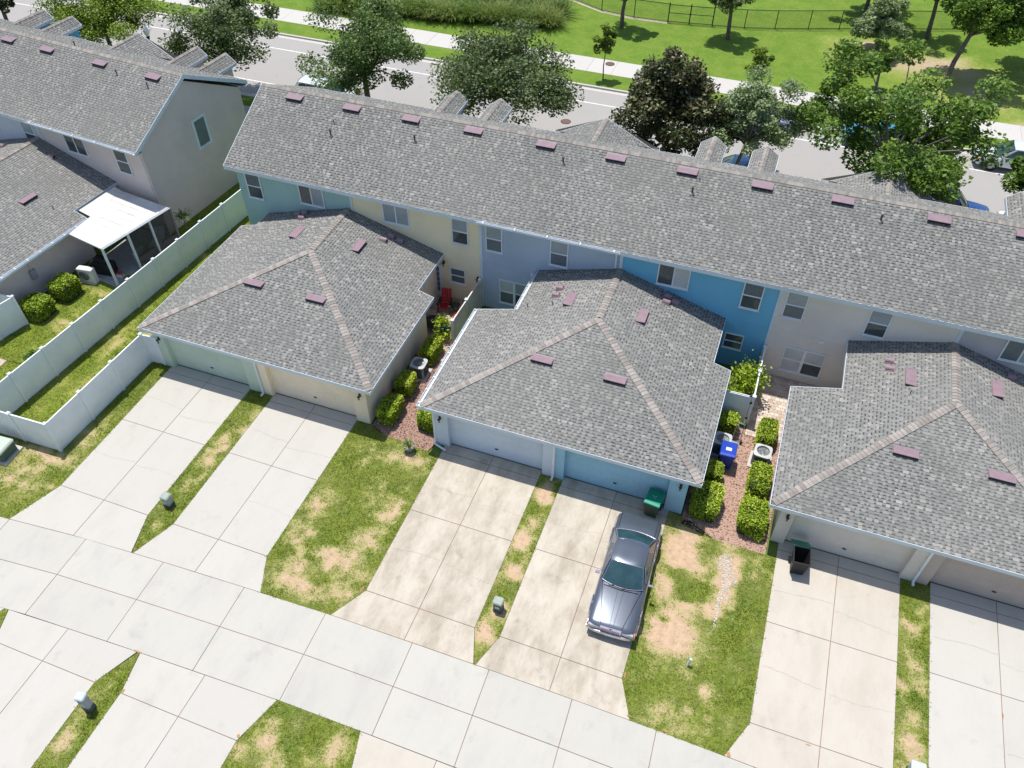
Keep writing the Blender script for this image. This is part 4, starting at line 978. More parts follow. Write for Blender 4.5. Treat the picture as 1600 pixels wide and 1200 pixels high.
# ------------------------------------------------------------------ trees and shrubs
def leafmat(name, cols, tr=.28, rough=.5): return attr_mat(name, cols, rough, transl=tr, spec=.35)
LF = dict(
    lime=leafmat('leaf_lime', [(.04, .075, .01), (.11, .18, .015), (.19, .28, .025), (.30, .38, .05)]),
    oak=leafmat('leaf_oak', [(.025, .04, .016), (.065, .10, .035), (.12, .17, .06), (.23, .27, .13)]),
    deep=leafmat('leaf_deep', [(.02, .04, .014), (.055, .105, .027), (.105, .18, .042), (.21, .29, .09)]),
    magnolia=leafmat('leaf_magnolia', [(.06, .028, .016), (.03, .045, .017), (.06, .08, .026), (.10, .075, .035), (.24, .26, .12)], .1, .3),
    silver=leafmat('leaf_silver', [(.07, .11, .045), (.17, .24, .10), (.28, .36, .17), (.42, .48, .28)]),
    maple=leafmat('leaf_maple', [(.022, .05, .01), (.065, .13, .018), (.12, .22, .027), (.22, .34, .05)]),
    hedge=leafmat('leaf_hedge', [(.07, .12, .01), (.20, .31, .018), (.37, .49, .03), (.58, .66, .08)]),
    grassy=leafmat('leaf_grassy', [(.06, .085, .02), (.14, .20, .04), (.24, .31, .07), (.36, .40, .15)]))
BARK = M('bark', (.17, .14, .12), (.10, .085, .075), 3, .95, bmp=.6, bscale=25)
BARKL = M('bark_pale', (.28, .25, .22), (.18, .16, .14), 3, .95, bmp=.5, bscale=25)
def leaf_quads(P, size, flat=.5, aspect=.6):
    n = len(P); a = rng.normal(size=(n, 3)); a[:, 2] *= flat
    a /= np.linalg.norm(a, axis=1)[:, None] + 1e-9
    b = rng.normal(size=(n, 3)); b[:, 2] *= flat; b -= (a * b).sum(1)[:, None] * a; b /= np.linalg.norm(b, axis=1)[:, None] + 1e-9
    s = (size * rng.uniform(.6, 1.4, n))[:, None]
    u, v = a * s * .5, b * s * .5 * aspect
    return np.stack([P - u, P - v, P + u, P + v], 1)
def tree(name, label, base, c, rx, rz, leaf, n=14000, ls=.15, nc=55, bark=BARK, tr=.16, seed=0, group=None, dense=1., shape='round', cr=.24, parent_cat='tree', stems=1):
    rr = random.Random(seed); g_ = np.random.default_rng(seed)
    t = thing(name, label, parent_cat, base, 0, group); B = Vector(base); Cc = Vector(c) - B
    cen = []
    while len(cen) < nc:
        q = Vector((rr.gauss(0, 1), rr.gauss(0, 1), rr.gauss(0, 1))).normalized() * (rr.random() ** .38)
        if shape == 'cone': q.x *= max(.25, .72 - q.z * .5); q.y *= max(.25, .72 - q.z * .5)
        if shape == 'vase' and q.z < 0: q.x *= .75; q.y *= .75
        if q.z < -.55 and shape == 'round' : q.z *= .7
        w = 1 + .22 * noise.noise(q * 1.7 + Vector((seed, 0, 0)))
        cen.append(Vector((Cc.x + q.x * rx * w * (1 - cr * .5), Cc.y + q.y * rx * w * (1 - cr * .5), Cc.z + q.z * rz * w * (1 - cr * .4))))
    # trunk and limbs
    tb = MB(); top = Vector((Cc.x * .5, Cc.y * .5, max(.5, Cc.z - rz * .55))); mid = Vector((Cc.x * .15 + rr.uniform(-.1, .1), Cc.y * .1, top.z * .5))
    tb.path([(0, 0, -.1), mid, top], [tr * 1.25, tr, tr * .85], 9)
    for k in range(min(nc, 26)):
        e = cen[k]; m1 = top.lerp(e, .45) + Vector((rr.uniform(-.2, .2), rr.uniform(-.2, .2), rr.uniform(0, .4))); tb.path([top + Vector((0, 0, rr.uniform(-.3, .2))), m1, e], [tr * .5, tr * .28, tr * .08], 5)
    tb.build('trunk', bark, t, smooth=True)
    per = int(n * 1.75) // nc; Ps = []; Ts = []
    for e in cen:
        rad = cr * rx * g_.uniform(.65, 1.25); q = g_.normal(size=(per, 3)); q /= np.linalg.norm(q, axis=1)[:, None]; q *= (g_.random(per) ** .45)[:, None] * rad
        q[:, 2] *= .75; Ps.append(q + np.array(e)); tone = .5 + g_.normal(0, .13) + q[:, 2] / rad * .06 + q[:, 2] / rad * .1 + g_.normal(0, .17, per); Ts.append(tone)  # top light painted into the leaf tone, paler towards each clump's top
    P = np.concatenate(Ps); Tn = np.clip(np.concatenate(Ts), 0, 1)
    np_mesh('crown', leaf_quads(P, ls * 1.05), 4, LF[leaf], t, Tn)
    return t
SG = 'street trees between the houses and the road'
tree('street_tree', 'lime green tree crown over the street near the top left corner beside the globe lamp', (-47.5, 45.2, 0), (-48.8, 46.2, 4.5), 4.6, 2.3, 'lime', 17000, .16, 60, seed=1, group=SG)
tree('street_tree', 'dark reddish tree crown at the extreme top left corner', (-57, 45.2, 0), (-56.5, 45.2, 4.6), 1.5, 1.3, 'magnolia', 2500, .18, 20, seed=2, group=SG)
tree('oak_tree', 'live oak with pale bare trunk at the corner of the grey gable end', (-37.2, 44.2, 0), (-37.2, 45.2, 5.2), 4.3, 2.7, 'oak', 11500, .18, 50, BARKL, .2, 3, SG)
tree('oak_tree', 'live oak with trunk showing above the ridge beside the parked white car', (-26.2, 44.2, 0), (-26.7, 45.1, 5.5), 4.4, 2.4, 'deep', 13000, .17, 46, BARK, .2, 4, SG)
tree('oak_tree', 'broad grey green oak behind the left pair of narrow roof gables', (-17.6, 44.2, 0), (-16.9, 44.8, 5.4), 4.9, 2.5, 'oak', 16000, .18, 62, BARK, .2, 5, SG)
tree('magnolia_tree', 'conical magnolia with dark glossy leaves and rusty brown undersides', (-6.5, 44, 0), (-6.4, 44.2, 5.3), 4.4, 3.7, 'magnolia', 17000, .22, 70, BARKL, .15, 6, SG, shape='cone', cr=.2)
tree('street_tree', 'pale silvery green tree just right of the dark magnolia', (-2.3, 44.8, 0), (-1.4, 45.2, 5.2), 2.9, 2.5, 'silver', 11000, .15, 44, BARKL, .11, 7, SG)
tree('maple_tree', 'largest leafy green tree spreading over the parked blue car on the right', (6.2, 44.3, 0), (5.6, 45.2, 6.5), 5.9, 4.2, 'maple', 15500, .21, 58, BARKL, .2, 8, SG, cr=.165)
tree('maple_tree', 'green tree cut off by the right picture edge above the blue pickup', (13.0, 44.3, 0), (14.0, 44.6, 4.4), 2.7, 2.4, 'maple', 9000, .2, 30, BARKL, .15, 9, SG, cr=.24)
tree('sapling', 'thin sapling in the grass verge beside the rusty manhole lid', (-13.6, 57.2, .1), (-13.6, 57.2, 3.1), .85, 1.6, 'lime', 1300, .17, 16, BARK, .04, 10, 'saplings in the verge', cr=.38)
tree('sapling', 'thin sapling in the verge right of the magnolia top', (-2.9, 58.3, .1), (-2.8, 58.3, 2.8), 1.0, 1.4, 'lime', 1200, .17, 16, BARK, .04, 11, 'saplings in the verge', cr=.36)
tree('sapling', 'yellow green young tree standing before the tall grass hedge', (-34.0, 56.9, .1), (-33.8, 57.0, 3.0), 1.15, 1.4, 'lime', 2000, .17, 18, BARK, .05, 12, 'saplings in the verge', cr=.36)
PG = 'trees on the park lawn'
tree('park_tree', 'small dark lawn tree in front of the left part of the chain link fence', (-14.7, 66.8, .1), (-14.5, 66.8, 3.6), 2.0, 1.5, 'oak', 5000, .18, 26, BARK, .15, 13, PG)
tree('park_tree', 'lawn tree with straight trunk in front of the fence right of the gate', (-6.1, 67.6, .1), (-6.5, 67.7, 3.8), 2.5, 1.4, 'oak', 6500, .18, 30, BARK, .15, 14, PG)
tree('park_tree', 'pale grey green bushy tree at the right end of the chain link fence', (5.3, 69.5, .1), (4.7, 69.3, 2.6), 2.3, 1.9, 'silver', 8000, .18, 34, BARK, .13, 15, PG)
tree('park_tree', 'dark green tree with leaning trunk on the dry lawn at top right', (10.2, 64.8, .1), (11.4, 66.9, 5.4), 3.6, 2.9, 'maple', 14000, .22, 44, BARK, .17, 16, PG)
tree('park_tree', 'slim tree trunk with dark crown behind the pale bushy tree', (9.0, 73.3, .1), (8.4, 73.6, 4.4), 3.0, 1.7, 'deep', 6000, .2, 30, BARK, .16, 17, PG)
tree('park_tree', 'small bright green tree above the crown of the largest street tree', (5.6, 62.2, .1), (5.2, 62.4, 2.6), 1.3, 1.6, 'maple', 3000, .18, 20, BARK, .09, 18, PG)
tree('park_tree', 'tall tree at the top edge behind the pale bushy tree', (4.0, 77, .1), (4.0, 77, 3.8), 3.4, 1.8, 'deep', 7000, .22, 32, BARK, .16, 19, PG)
tree('park_tree', 'tree cut off by the top right corner of the picture', (16.3, 70.5, .1), (16.0, 70, 5.0), 3.6, 2.4, 'maple', 9000, .22, 36, BARK, .16, 20, PG)

def blades_mesh(n, ln, w, leaf, parent, spread=.5, droop=.6, seed=0, name='foliage', base_r=.1, up=.8, segs=3):
    g_ = np.random.default_rng(seed); V = []; T_ = []
    for i in range(n):
        a = g_.uniform(0, 6.283); r0 = base_r * g_.random() ** .5; b = g_.uniform(0, 6.283)
        p = np.array([r0 * math.cos(b), r0 * math.sin(b), 0.]); out = np.array([math.cos(a), math.sin(a), 0]); L = ln * g_.uniform(.6, 1.1); e = g_.uniform(.2, 1) * spread
        d_ = out * e + np.array([0, 0, up]); d_ /= np.linalg.norm(d_); sd = np.array([-out[1], out[0], 0.]); t_ = g_.normal(.5, .2)
        for k in range(segs):
            q = p + d_ * L / segs; w0 = w * (1 - k / segs) ** .6; w1 = w * (1 - (k + 1) / segs) ** .6 + .001
            V.append([p - sd * w0, p + sd * w0, q + sd * w1, q - sd * w1]); T_.append(t_ + k * .06)
            p = q; d_ = d_ + out * .1 - np.array([0, 0, droop / segs * (1 + k)]); d_ /= np.linalg.norm(d_)
    return np_mesh(name, np.array(V), 4, LF[leaf], parent, np.clip(np.array(T_), 0, 1))
# tall ornamental grass hedge by the park lawn
gx = np.linspace(-39.5, -20.3, 15)
for i, x in enumerate(gx):
    y = 61.9 + (x + 39.5) * .16
    wh = ['at its left end', 'right of the yellow green young tree', '', ''][0]
    lab = 'clump of tall arching ornamental grass in the hedge along the park lawn'
    if i == 0: lab = 'leftmost clump of tall ornamental grass in the hedge at the top edge'
    if i == 14: lab = 'rightmost clump of tall ornamental grass, where the hedge ends on the open lawn'
    t = thing('ornamental_grass', lab, 'tall grass', (x + random.uniform(-.2, .2), y + random.uniform(-.3, .3), .1), 0, 'tall ornamental grass clumps in the park hedge')
    blades_mesh(420, 2.3, .028, 'grassy' if i % 3 else 'maple', t, 1.0, .75, i, base_r=.75)
for i in range(13):
    x = -38.5 + i * 1.5; y = 64.6 + (x + 39.5) * .16
    t = thing('ornamental_grass', 'clump of tall ornamental grass in the back row of the park hedge', 'tall grass', (x, y, .1), 0, 'tall ornamental grass clumps, back row')
    blades_mesh(300, 2.5, .03, 'grassy' if i % 2 else 'deep', t, .9, .7, 50 + i, base_r=.8)

def hedge(label, x0, x1, y0, y1, h, seed=0, leaf='hedge', group='clipped box shrubs beside the garage walls', n=None):
    cx, cy = (x0 + x1) / 2, (y0 + y1) / 2; x0 += .07; x1 -= .07; y0 += .06; y1 -= .06; h *= .95
    t = thing('clipped_shrub', label, 'shrub', (cx, cy, 0), 0, group)
    hx, hy = (x1 - x0) / 2, (y1 - y0) / 2; g_ = np.random.default_rng(seed)
    A = 4 * (hx + hy) * h + 4 * hx * hy; n = int(A * 1000)
    q = g_.uniform(-1, 1, (n * 2, 3)); p = 5.; nr = (np.abs(q) ** p).sum(1) ** (1 / p); q = (q / nr[:, None])
    q = q[(q[:, 2] > -.95)][:n]; bumpy = 1 + g_.normal(0, .05, len(q))
    for k in range(16):      # soft lumps
        c_ = g_.normal(size=3); c_ /= np.linalg.norm(c_); bumpy += g_.uniform(-.16, .16) * np.maximum(0, (q * c_).sum(1) - .7)
    bumpy -= .05 * (g_.random(len(q)) < .3)
    P = q * bumpy[:, None] * np.array([hx, hy, h / 2]) + np.array([0, 0, h / 2 + .03])
    tone = np.clip(.48 + g_.normal(0, .26, len(q)) + (bumpy - 1) * 2.5, 0, 1)
    np_mesh('foliage', leaf_quads(P, .085, .55, .62), 4, LF[leaf], t, tone)
    c = MB(); c.rbox((0, 0, .02), (hx * 1.8, hy * 1.8, h * .9), .1); c.build('dark_core', M('shrub_inner', (.035, .05, .012), None, 9, .95), t)  # shade inside the shrub put in as one solid dark box
    s = MB(); 
    for k in range(4): s.cyl((random.uniform(-hx, hx) * .3, random.uniform(-hy, hy) * .3, -.05), (random.uniform(-hx, hx) * .4, random.uniform(-hy, hy) * .4, .2), .02, n=5)
    s.build('stem', BARK, t, stuff=True)
    return t
hedge('clipped lime green shrub at the outer corner of the cream garage', -14.2, -13.25, 20.8, 22.3, .95, 1)
hedge('clipped shrub just in front of the condenser on the cream garage wall', -14.2, -13.3, 22.75, 23.75, .95, 2)
hedge('clipped shrub behind the condenser on the cream garage wall', -14.0, -13.15, 25.1, 26.5, .9, 3)
hedge('round clipped shrub by the pale blue garage corner and its downspout', -12.35, -11.25, 21.1, 22.3, 1.0, 4)
hedge('half shaded clipped shrub at the outer corner of the blue garage', .15, 1.4, 20.6, 22.1, 1.0, 5)
hedge('small clipped shrub in front of the blue recycling bin', .3, 1.25, 22.5, 23.4, .95, 6)
hedge('small square shrub in front of the white patio gate', .35, 1.4, 25.6, 26.45, .95, 7)
hedge('large clipped shrub at the outer corner of the taupe garage, nearest the lawn', 2.1, 3.3, 20.5, 22.0, 1.05, 8)
hedge('long clipped shrub in front of the condenser on the taupe garage wall', 2.2, 3.2, 22.4, 24.0, .95, 9)
hedge('clipped shrub behind the condenser beside the brick patio', 2.2, 3.1, 25.3, 26.8, .9, 10)
hedge('clipped shrub by the grey garage wall, nearer the short white fence', -34.65, -33.2, 20.95, 22.35, 1.05, 11, group='clipped shrubs by the grey garage wall')
hedge('clipped shrub by the grey garage wall, beside the white mini split unit', -34.35, -33.0, 22.75, 24.05, 1.05, 12, group='clipped shrubs by the grey garage wall')
hedge('small shrub peeking over the fence at the green garage corner', -26.2, -25.6, 21.1, 21.7, 1.75, 13)
hedge('low dark shrub against the long white fence in the left yard', -32.0, -31.2, 18.3, 19.1, .5, 14, 'maple', None)
def leafy(name, label, base, r_, rz, leaf, n, ls, seed, zc, cat='shrub', group=None):
    t = thing(name, label, cat, base, 0, group); g_ = np.random.default_rng(seed); Ps = []
    for k in range(9):
        c = g_.normal(size=3); c /= np.linalg.norm(c); c *= .6; q = g_.normal(size=(n // 9, 3)) * .3; Ps.append((q + c) * [r_, r_, rz] + [0, 0, zc])
    P = np.concatenate(Ps); P[:, 2] = np.maximum(P[:, 2], .04); np_mesh('foliage', leaf_quads(P, ls, .7), 4, LF[leaf], t, np.clip(g_.normal(.5, .22, len(P)), 0, 1))
    s = MB()
    for k in range(5): s.cyl((0, 0, -.02), (g_.uniform(-r_, r_) * .6, g_.uniform(-r_, r_) * .6, zc), .02, .008, 5)
    s.build('stem', BARK, t, stuff=True)
leafy('leafy_shrub', 'loose lime green shrub leaning over the white patio fence', (1.25, 28.3, 0), .75, .8, 'hedge', 1800, .14, 21, 1.3)
leafy('leafy_shrub', 'lower bright green shrub inside the white patio gate', (.95, 27.3, 0), .6, .5, 'hedge', 1200, .13, 22, .8)
leafy('leafy_shrub', 'loose bushy plant beside the yellow home patio and black fire pit', (-13.55, 27.2, 0), .55, .5, 'hedge', 1000, .13, 23, .7)
leafy('leafy_shrub', 'dark ground shrub by the small green tree on the dry lawn', (3.2, 66.5, .1), .9, .5, 'deep', 700, .2, 24, .4)
def spiky(label, base, n, ln, w, leaf, h=0, seed=0, name='spiky_plant', spread=1.2, trunk=.04):
    t = thing(name, label, 'plant', base); f_ = blades_mesh(n, ln, w, leaf, t, spread, .7, seed, base_r=.04, up=.7, segs=4); f_.location.z = h
    if h: MB().cyl((0, 0, -.02), (0.02, 0, h + .05), trunk, trunk * .8, 7).build('stem', BARK, t)
    return t
spiky('striped spiky plant against the blue wall inside the white patio gate', (.55, 28.2, 0), 90, 1.1, .03, 'grassy', .2, 31)
spiky('slender palm like plant by the grey gable corner behind the porch', (-30.75, 30.0, 0), 70, .75, .035, 'deep', 1.3, 32, 'small_palm')
spiky('broad leaved banana like plant between porch and long white fence', (-30.5, 26.3, 0), 10, 1.35, .13, 'maple', .1, 33, spread=.8)
spiky('smaller broad leaved plant farther along between porch and white fence', (-30.35, 27.7, 0), 5, 1.1, .09, 'maple', .05, 34, spread=.5)
spiky('palm crown beside the parked white car above the roof ridge', (-27.9, 45.8, 0), 80, 1.1, .035, 'grassy', 1.6, 35, 'small_palm')
spiky('dark spiky palm near the street at the grey gable corner', (-35.6, 42.2, 0), 60, 1.0, .035, 'deep', 1.0, 36, 'small_palm')

# ------------------------------------------------------------------ yard objects
def condenser(label, x, y, h=.78, w=.74, body=(.30, .31, .31), cat='air conditioner'):
    t = thing('condenser_unit', label, cat, (x, y, 0), random.uniform(-.06, .06), 'round fan air conditioner condensers')
    pad = MB(); pad.box(-w / 2 - .1, -w / 2 - .1, 0, w / 2 + .1, w / 2 + .1, .07); pad.build('pad', C_WALK, t)
    bd = M('condenser_%.2f' % body[0], body, None, 4, .5); b = MB(); b.rbox((0, 0, .07), (w - .04, w - .04, h - .14), .08)
    z = .13
    bo = b.build('body', bd, t); sl_ = MB()
    while z < h - .12:
        for s in (-1, 1):
            sl_.box(-w / 2 + .1, s * (w / 2 - .018) - .008, z, w / 2 - .1, s * (w / 2 - .018) + .008, z + .012); sl_.box(s * (w / 2 - .018) - .008, -w / 2 + .1, z, s * (w / 2 - .018) + .008, w / 2 - .1, z + .012)
        z += .045
    sl_.build('louvre', DKMETAL, bo)
    tp = MB(); n = 24; R_ = w * .37; o = []; 
    outer = []
    for k in range(n):
        a = 2 * math.pi * k / n + .01; ca_, sa_ = math.cos(a), math.sin(a); q = (w / 2) / ((abs(ca_) ** 6 + abs(sa_) ** 6) ** (1 / 6)); outer.append((q * ca_, q * sa_))
    vs = [(x_, y_, h - .07) for x_, y_ in outer] + [(x_, y_, h) for x_, y_ in outer] + [(R_ * math.cos(2 * math.pi * k / n + .01), R_ * math.sin(2 * math.pi * k / n + .01), h + .02) for k in range(n)] + [(R_ * .97 * math.cos(2 * math.pi * k / n + .01), R_ * .97 * math.sin(2 * math.pi * k / n + .01), h - .1) for k in range(n)]
    tp.mesh(vs, [(j * n + k, j * n + (k + 1) % n, (j + 1) * n + (k + 1) % n, (j + 1) * n + k) for j in range(3) for k in range(n)])
    tp.build('top_cover', M('condenser_top', (.50, .52, .52), (.42, .43, .43), 5, .5), t)
    fb = MB(); fb.lathe([(R_ * .97, 0), (R_ * .97, .01)], 20, (0, 0, h - .12)); fb.build('fan_well', DARK, t)
    fn = MB(); fn.lathe([(.09, 0), (.09, .04), (.05, .06)], 12, (0, 0, h - .07))
    for k in range(3):
        a = k * 2.094 + .6; m4 = Matrix.Rotation(a, 4, 'Z'); fn.mesh([m4 @ Vector(q) for q in ((.08, -.03, h - .07), (R_ * .9, -.10, h - .09), (R_ * .9, .09, h - .05), (.08, .04, h - .045))], [(0, 1, 2, 3)])
    fn.build('fan', M('fan_metal', (.42, .43, .44), None, 4, .4, .4), t)
    gr = MB()
    for rr_ in (.3, .55, .8, 1.):
        for k in range(20):
            a, b2 = 2 * math.pi * k / 20, 2 * math.pi * (k + 1) / 20; gr.cyl((R_ * rr_ * math.cos(a), R_ * rr_ * math.sin(a), h + .022), (R_ * rr_ * math.cos(b2), R_ * rr_ * math.sin(b2), h + .022), .004, n=3, caps=False)
    for k in range(10): gr.cyl((0, 0, h + .022), (R_ * math.cos(k * .628), R_ * math.sin(k * .628), h + .022), .003, n=3, caps=False)
    gr.build('fan_guard', DKMETAL, t)
    return t
condenser('air conditioner condenser between two shrubs on the cream garage wall', -13.6, 24.45)
condenser('air conditioner condenser behind the blue recycling bin', .85, 24.75)
condenser('air conditioner condenser between two shrubs on the taupe garage wall', 2.6, 24.65, body=(.24, .25, .25))
t = thing('mini_split_unit', 'white mini split outdoor unit with round fan by the grey garage wall', 'air conditioner', (-33.35, 24.75, 0), R(8))
MB().box(-.5, -.28, 0, .5, .28, .07).build('pad', C_WALK, t); WH = M('appliance_white', (.72, .73, .72), (.62, .63, .62), 3, .4)
b = MB(); b.rbox((0, 0, .07), (.9, .36, .85), .03); b.build('body', WH, t)
b = MB(); m4 = Matrix.Translation((-.08, -.182, .5)) @ Matrix.Rotation(R(90), 4, 'X'); n = 24
for rr_, mt in ((.30, DKMETAL),):
    b.mesh([m4 @ Vector((rr_ * math.cos(2 * math.pi * k / n), rr_ * math.sin(2 * math.pi * k / n), 0)) for k in range(n)], [tuple(range(n))])
b.build('fan_well', DKMETAL, t); b = MB()
for rr_ in (.08, .15, .22, .29):
    for k in range(20):
        a, c = 2 * math.pi * k / 20, 2 * math.pi * (k + 1) / 20; b.cyl(m4 @ Vector((rr_ * math.cos(a), rr_ * math.sin(a), .015)), m4 @ Vector((rr_ * math.cos(c), rr_ * math.sin(c), .015)), .008, n=4, caps=False)
b.build('fan_guard', WH, t)['kind'] = 'stuff'

BING = M('bin_green', (.015, .05, .035), None, 6, .45); LIDG = M('bin_lid_green', (.0, .24, .145), (.01, .20, .12), 2, .4)
BLU = M('bin_blue', (.01, .045, .36), (.015, .06, .42), 3, .4); BLACK = M('bin_black', (.018, .02, .022), None, 5, .5)
def bin_(label, x, y, rz, body, lid, opened=False, emblem=True):
    t = thing('wheelie_bin', label, 'bin', (x, y, 0), rz)
    w0, d0, w1, d1, h = .24, .25, .31, .38, 1.0; th = .02
    def tub(w0, d0, w1, d1, z0, z1): return [(-w0, -d0, z0), (w0, -d0, z0), (w0, d0, z0), (-w0, d0, z0), (-w1, -d1, z1), (w1, -d1, z1), (w1, d1, z1), (-w1, d1, z1)]
    b = MB(); b.mesh(tub(w0, d0, w1, d1, .05, h), [(3, 2, 1, 0), (0, 1, 5, 4), (1, 2, 6, 5), (2, 3, 7, 6), (3, 0, 4, 7)])
    if opened:
        b.mesh(tub(w0 - th, d0 - th, w1 - th, d1 - th, .1, h), [(0, 1, 2, 3), (4, 5, 1, 0), (5, 6, 2, 1), (6, 7, 3, 2), (7, 4, 0, 3)])
        o_, i_ = tub(w0, d0, w1, d1, 0, h)[4:], tub(w0, d0, w1 - th, d1 - th, 0, h)[4:]; b.mesh(o_ + i_, [(0, 1, 5, 4), (1, 2, 6, 5), (2, 3, 7, 6), (3, 0, 4, 7)])
    b.build('body', body, t)
    for rim in ((-w1 - .02, -d1 - .02, w1 + .02, -d1), (-w1 - .02, d1, w1 + .02, d1 + .02), (-w1 - .02, -d1, -w1, d1), (w1, -d1, w1 + .02, d1)): pass
    b = MB(); b.box(-w1 - .02, -d1 - .022, h - .05, w1 + .02, -d1 - .002, h); b.box(-w1 - .022, -d1, h - .05, -w1 - .002, d1, h); b.box(w1 + .002, -d1, h - .05, w1 + .022, d1, h); b.box(-w1 - .02, d1 + .002, h - .05, w1 + .02, d1 + .022, h); b.build('rim', body, t)
    m4 = Matrix.Translation((0, d1 + .04, h + .01)) @ (Matrix.Rotation(R(250), 4, 'X') if opened else Matrix.Identity(4))
    l = MB()
    if opened: m4 = Matrix.Translation((0, d1 + .06, h)) @ Matrix.Rotation(R(-222), 4, 'X')
    L = 2 * d1 + .08; W_ = w1 + .035
    pr = [(0, 0, 0, W_), (.0, 0, .05, W_ - .02), (-.08, 0, .085, W_ - .03), (-L + .12, 0, .085, W_ - .03), (-L + .02, 0, .05, W_ - .02), (-L, 0, 0, W_)]
    vs = [m4 @ Vector((s * q[3], q[0], q[2])) for q in pr for s in (-1, 1)]
    l.mesh(vs, [(2 * k, 2 * k + 1, 2 * k + 3, 2 * k + 2) for k in range(5)] + [(10, 8, 6, 4, 2, 0), (1, 3, 5, 7, 9, 11), (0, 10, 11, 1)])
    lo = l.build('lid', lid, t)
    if emblem and not opened:
        e = MB(); e.box(-.12, -L * .62, .087, .12, -L * .42, .090) if lid is BLU else [e.mesh([m4 @ Vector((x_, y_, .089)) for x_, y_ in pts], [(0, 1, 2, 3)]) for pts in
            [[(.0 + .09 * math.cos(a) + .035 * math.cos(a + 1.57), -L * .5 + .07 * math.sin(a) + .03 * math.sin(a + 1.57)), (.09 * math.cos(a + .5), -L * .5 + .07 * math.sin(a + .5)), (.05 * math.cos(a + .9), -L * .5 + .04 * math.sin(a + .9)), (.04 * math.cos(a), -L * .5 + .04 * math.sin(a))] for a in (0.3, 2.4, 4.5)]]
        e2 = e.build('emblem', M('emblem_white', (.8, .82, .82), None, 5, .5), lo)
        if lid is BLU: e2.location = (0, d1 + .02, h + .012)
    for s in (-1, 1):
        wv = MB(); wv.cyl((s * .25, d0 + .06, .12), (s * .31, d0 + .06, .12), .12, n=14); wv.build('wheel', DARK, t)
    hd = MB(); hd.cyl((-.22, d1 + .07, h - .06), (.22, d1 + .07, h - .06), .018, n=8); [hd.cyl((s * .22, d1, h - .06), (s * .22, d1 + .07, h - .06), .016, n=6) for s in (-1, 1)]; hd.build('handle', body, t)
bin_('dark green wheelie bin with bright green lid against the blue garage door', -1.22, 20.42, R(-6), BING, LIDG)
bin_('open dark wheelie bin with green lid folded back on the right driveway', 4.72, 19.75, R(4), BLACK, LIDG, True)
bin_('blue recycling bin with white label on its lid beside the condenser', 1.18, 24.0, R(2), BLU, BLU)
t = thing('hand_truck', 'small grey hand truck standing behind the condenser at the blue garage', 'hand truck', (1.42, 25.45, 0), R(-14)); ALU = M('aluminium', (.55, .56, .58), None, 6, .35, .6)
b = MB(); [b.cyl((s * .17, 0, .12), (s * .17, .12, 1.15), .018, n=7) for s in (-1, 1)]; [b.cyl((-.17, .12 * (z - .1), z), (.17, .12 * (z - .1), z), .014, n=6) for z in (.3, .6, .9, 1.12)]; b.build('frame', ALU, t)
b = MB(); b.box(-.2, -.22, .02, .2, .02, .035); b.build('toe_plate', ALU, t)
for s in (-1, 1): b = MB(); b.cyl((s * .2, .06, .11), (s * .25, .06, .11), .11, n=12); b.build('wheel', DARK, t)

PEDM = M('utility_green_grey', (.33, .38, .33), (.26, .30, .26), 3, .6); PEDD = M('utility_dark', (.09, .10, .10), None, 3, .7)
def pedestal(label, x, y, w, d_, h, top=PEDM, body=PEDM, rz=0, foot=.18):
    t = thing('utility_pedestal', label, 'utility box', (x, y, 0), rz, 'utility pedestals in the turf strips')
    b = MB(); b.rbox((0, 0, -.05), (w, d_, foot + .05), .03); b.build('base', PEDD, t)
    b = MB(); b.rbox((0, 0, foot), (w * .93, d_ * .93, h - foot - .08), .03); b.build('body', body, t)
    b = MB(); b.rbox((0, 0, h - .08), (w * 1.06, d_ * 1.06, .12), .04); b.build('lid', top, t)
    b = MB(); b.box(-w * .25, -d_ * .47 - .012, h * .45, w * .25, -d_ * .47 + .002, h * .7); b.build('plate', M('plate_grey', (.5, .52, .52), None, 4), t)
pedestal('grey green utility pedestal in the turf strip between the green and cream driveways', -20.22, 13.85, .36, .34, .62)
pedestal('pale green utility pedestal in the worn strip between the two stained driveways', -5.62, 14.1, .36, .32, .66, body=PEDD)
pedestal('tall grey utility pedestal in the bottom left turf strip', -17.5, 5.75, .32, .28, 1.0, M('pedestal_lid_blue_grey', (.52, .60, .64), None, 3), M('pedestal_grey', (.36, .38, .38), None, 3), R(10), .3)
pedestal('pale utility pedestal at the bottom edge between the right driveways', 9.2, 13.25, .44, .36, .6, M('pedestal_lid_pale', (.55, .60, .62), None, 3), PEDM)
t = thing('transformer_box', 'pale green transformer cabinet at the left edge outside the fence corner', 'transformer', (-28.85, 13.6, 0), R(4))
b = MB(); b.box(-.7, -.55, -.05, .7, .55, .08); b.build('pad', C_WALK, t); b = MB(); b.rbox((0, 0, .08), (1.1, .85, .5), .05); b.build('body', M('cabinet_green', (.10, .15, .12), None, 3), t)
b = MB(); b.rbox((0, 0, .56), (1.18, .93, .14), .06); b.build('lid', M('cabinet_lid', (.42, .50, .43), (.5, .52, .45), 2), t)
t = thing('marker_post', 'small leaning white marker post in the worn lawn', 'marker post', (1.5, 14.35, 0)); b = MB(); b.cyl((0, 0, -.05), (.06, .06, .42), .045, n=10); b.build('pipe', WH, t); b = MB(); b.cyl((.06, .06, .42), (.066, .066, .46), .055, n=10); b.build('cap', M('marker_cap', (.45, .6, .6), None, 4), t)
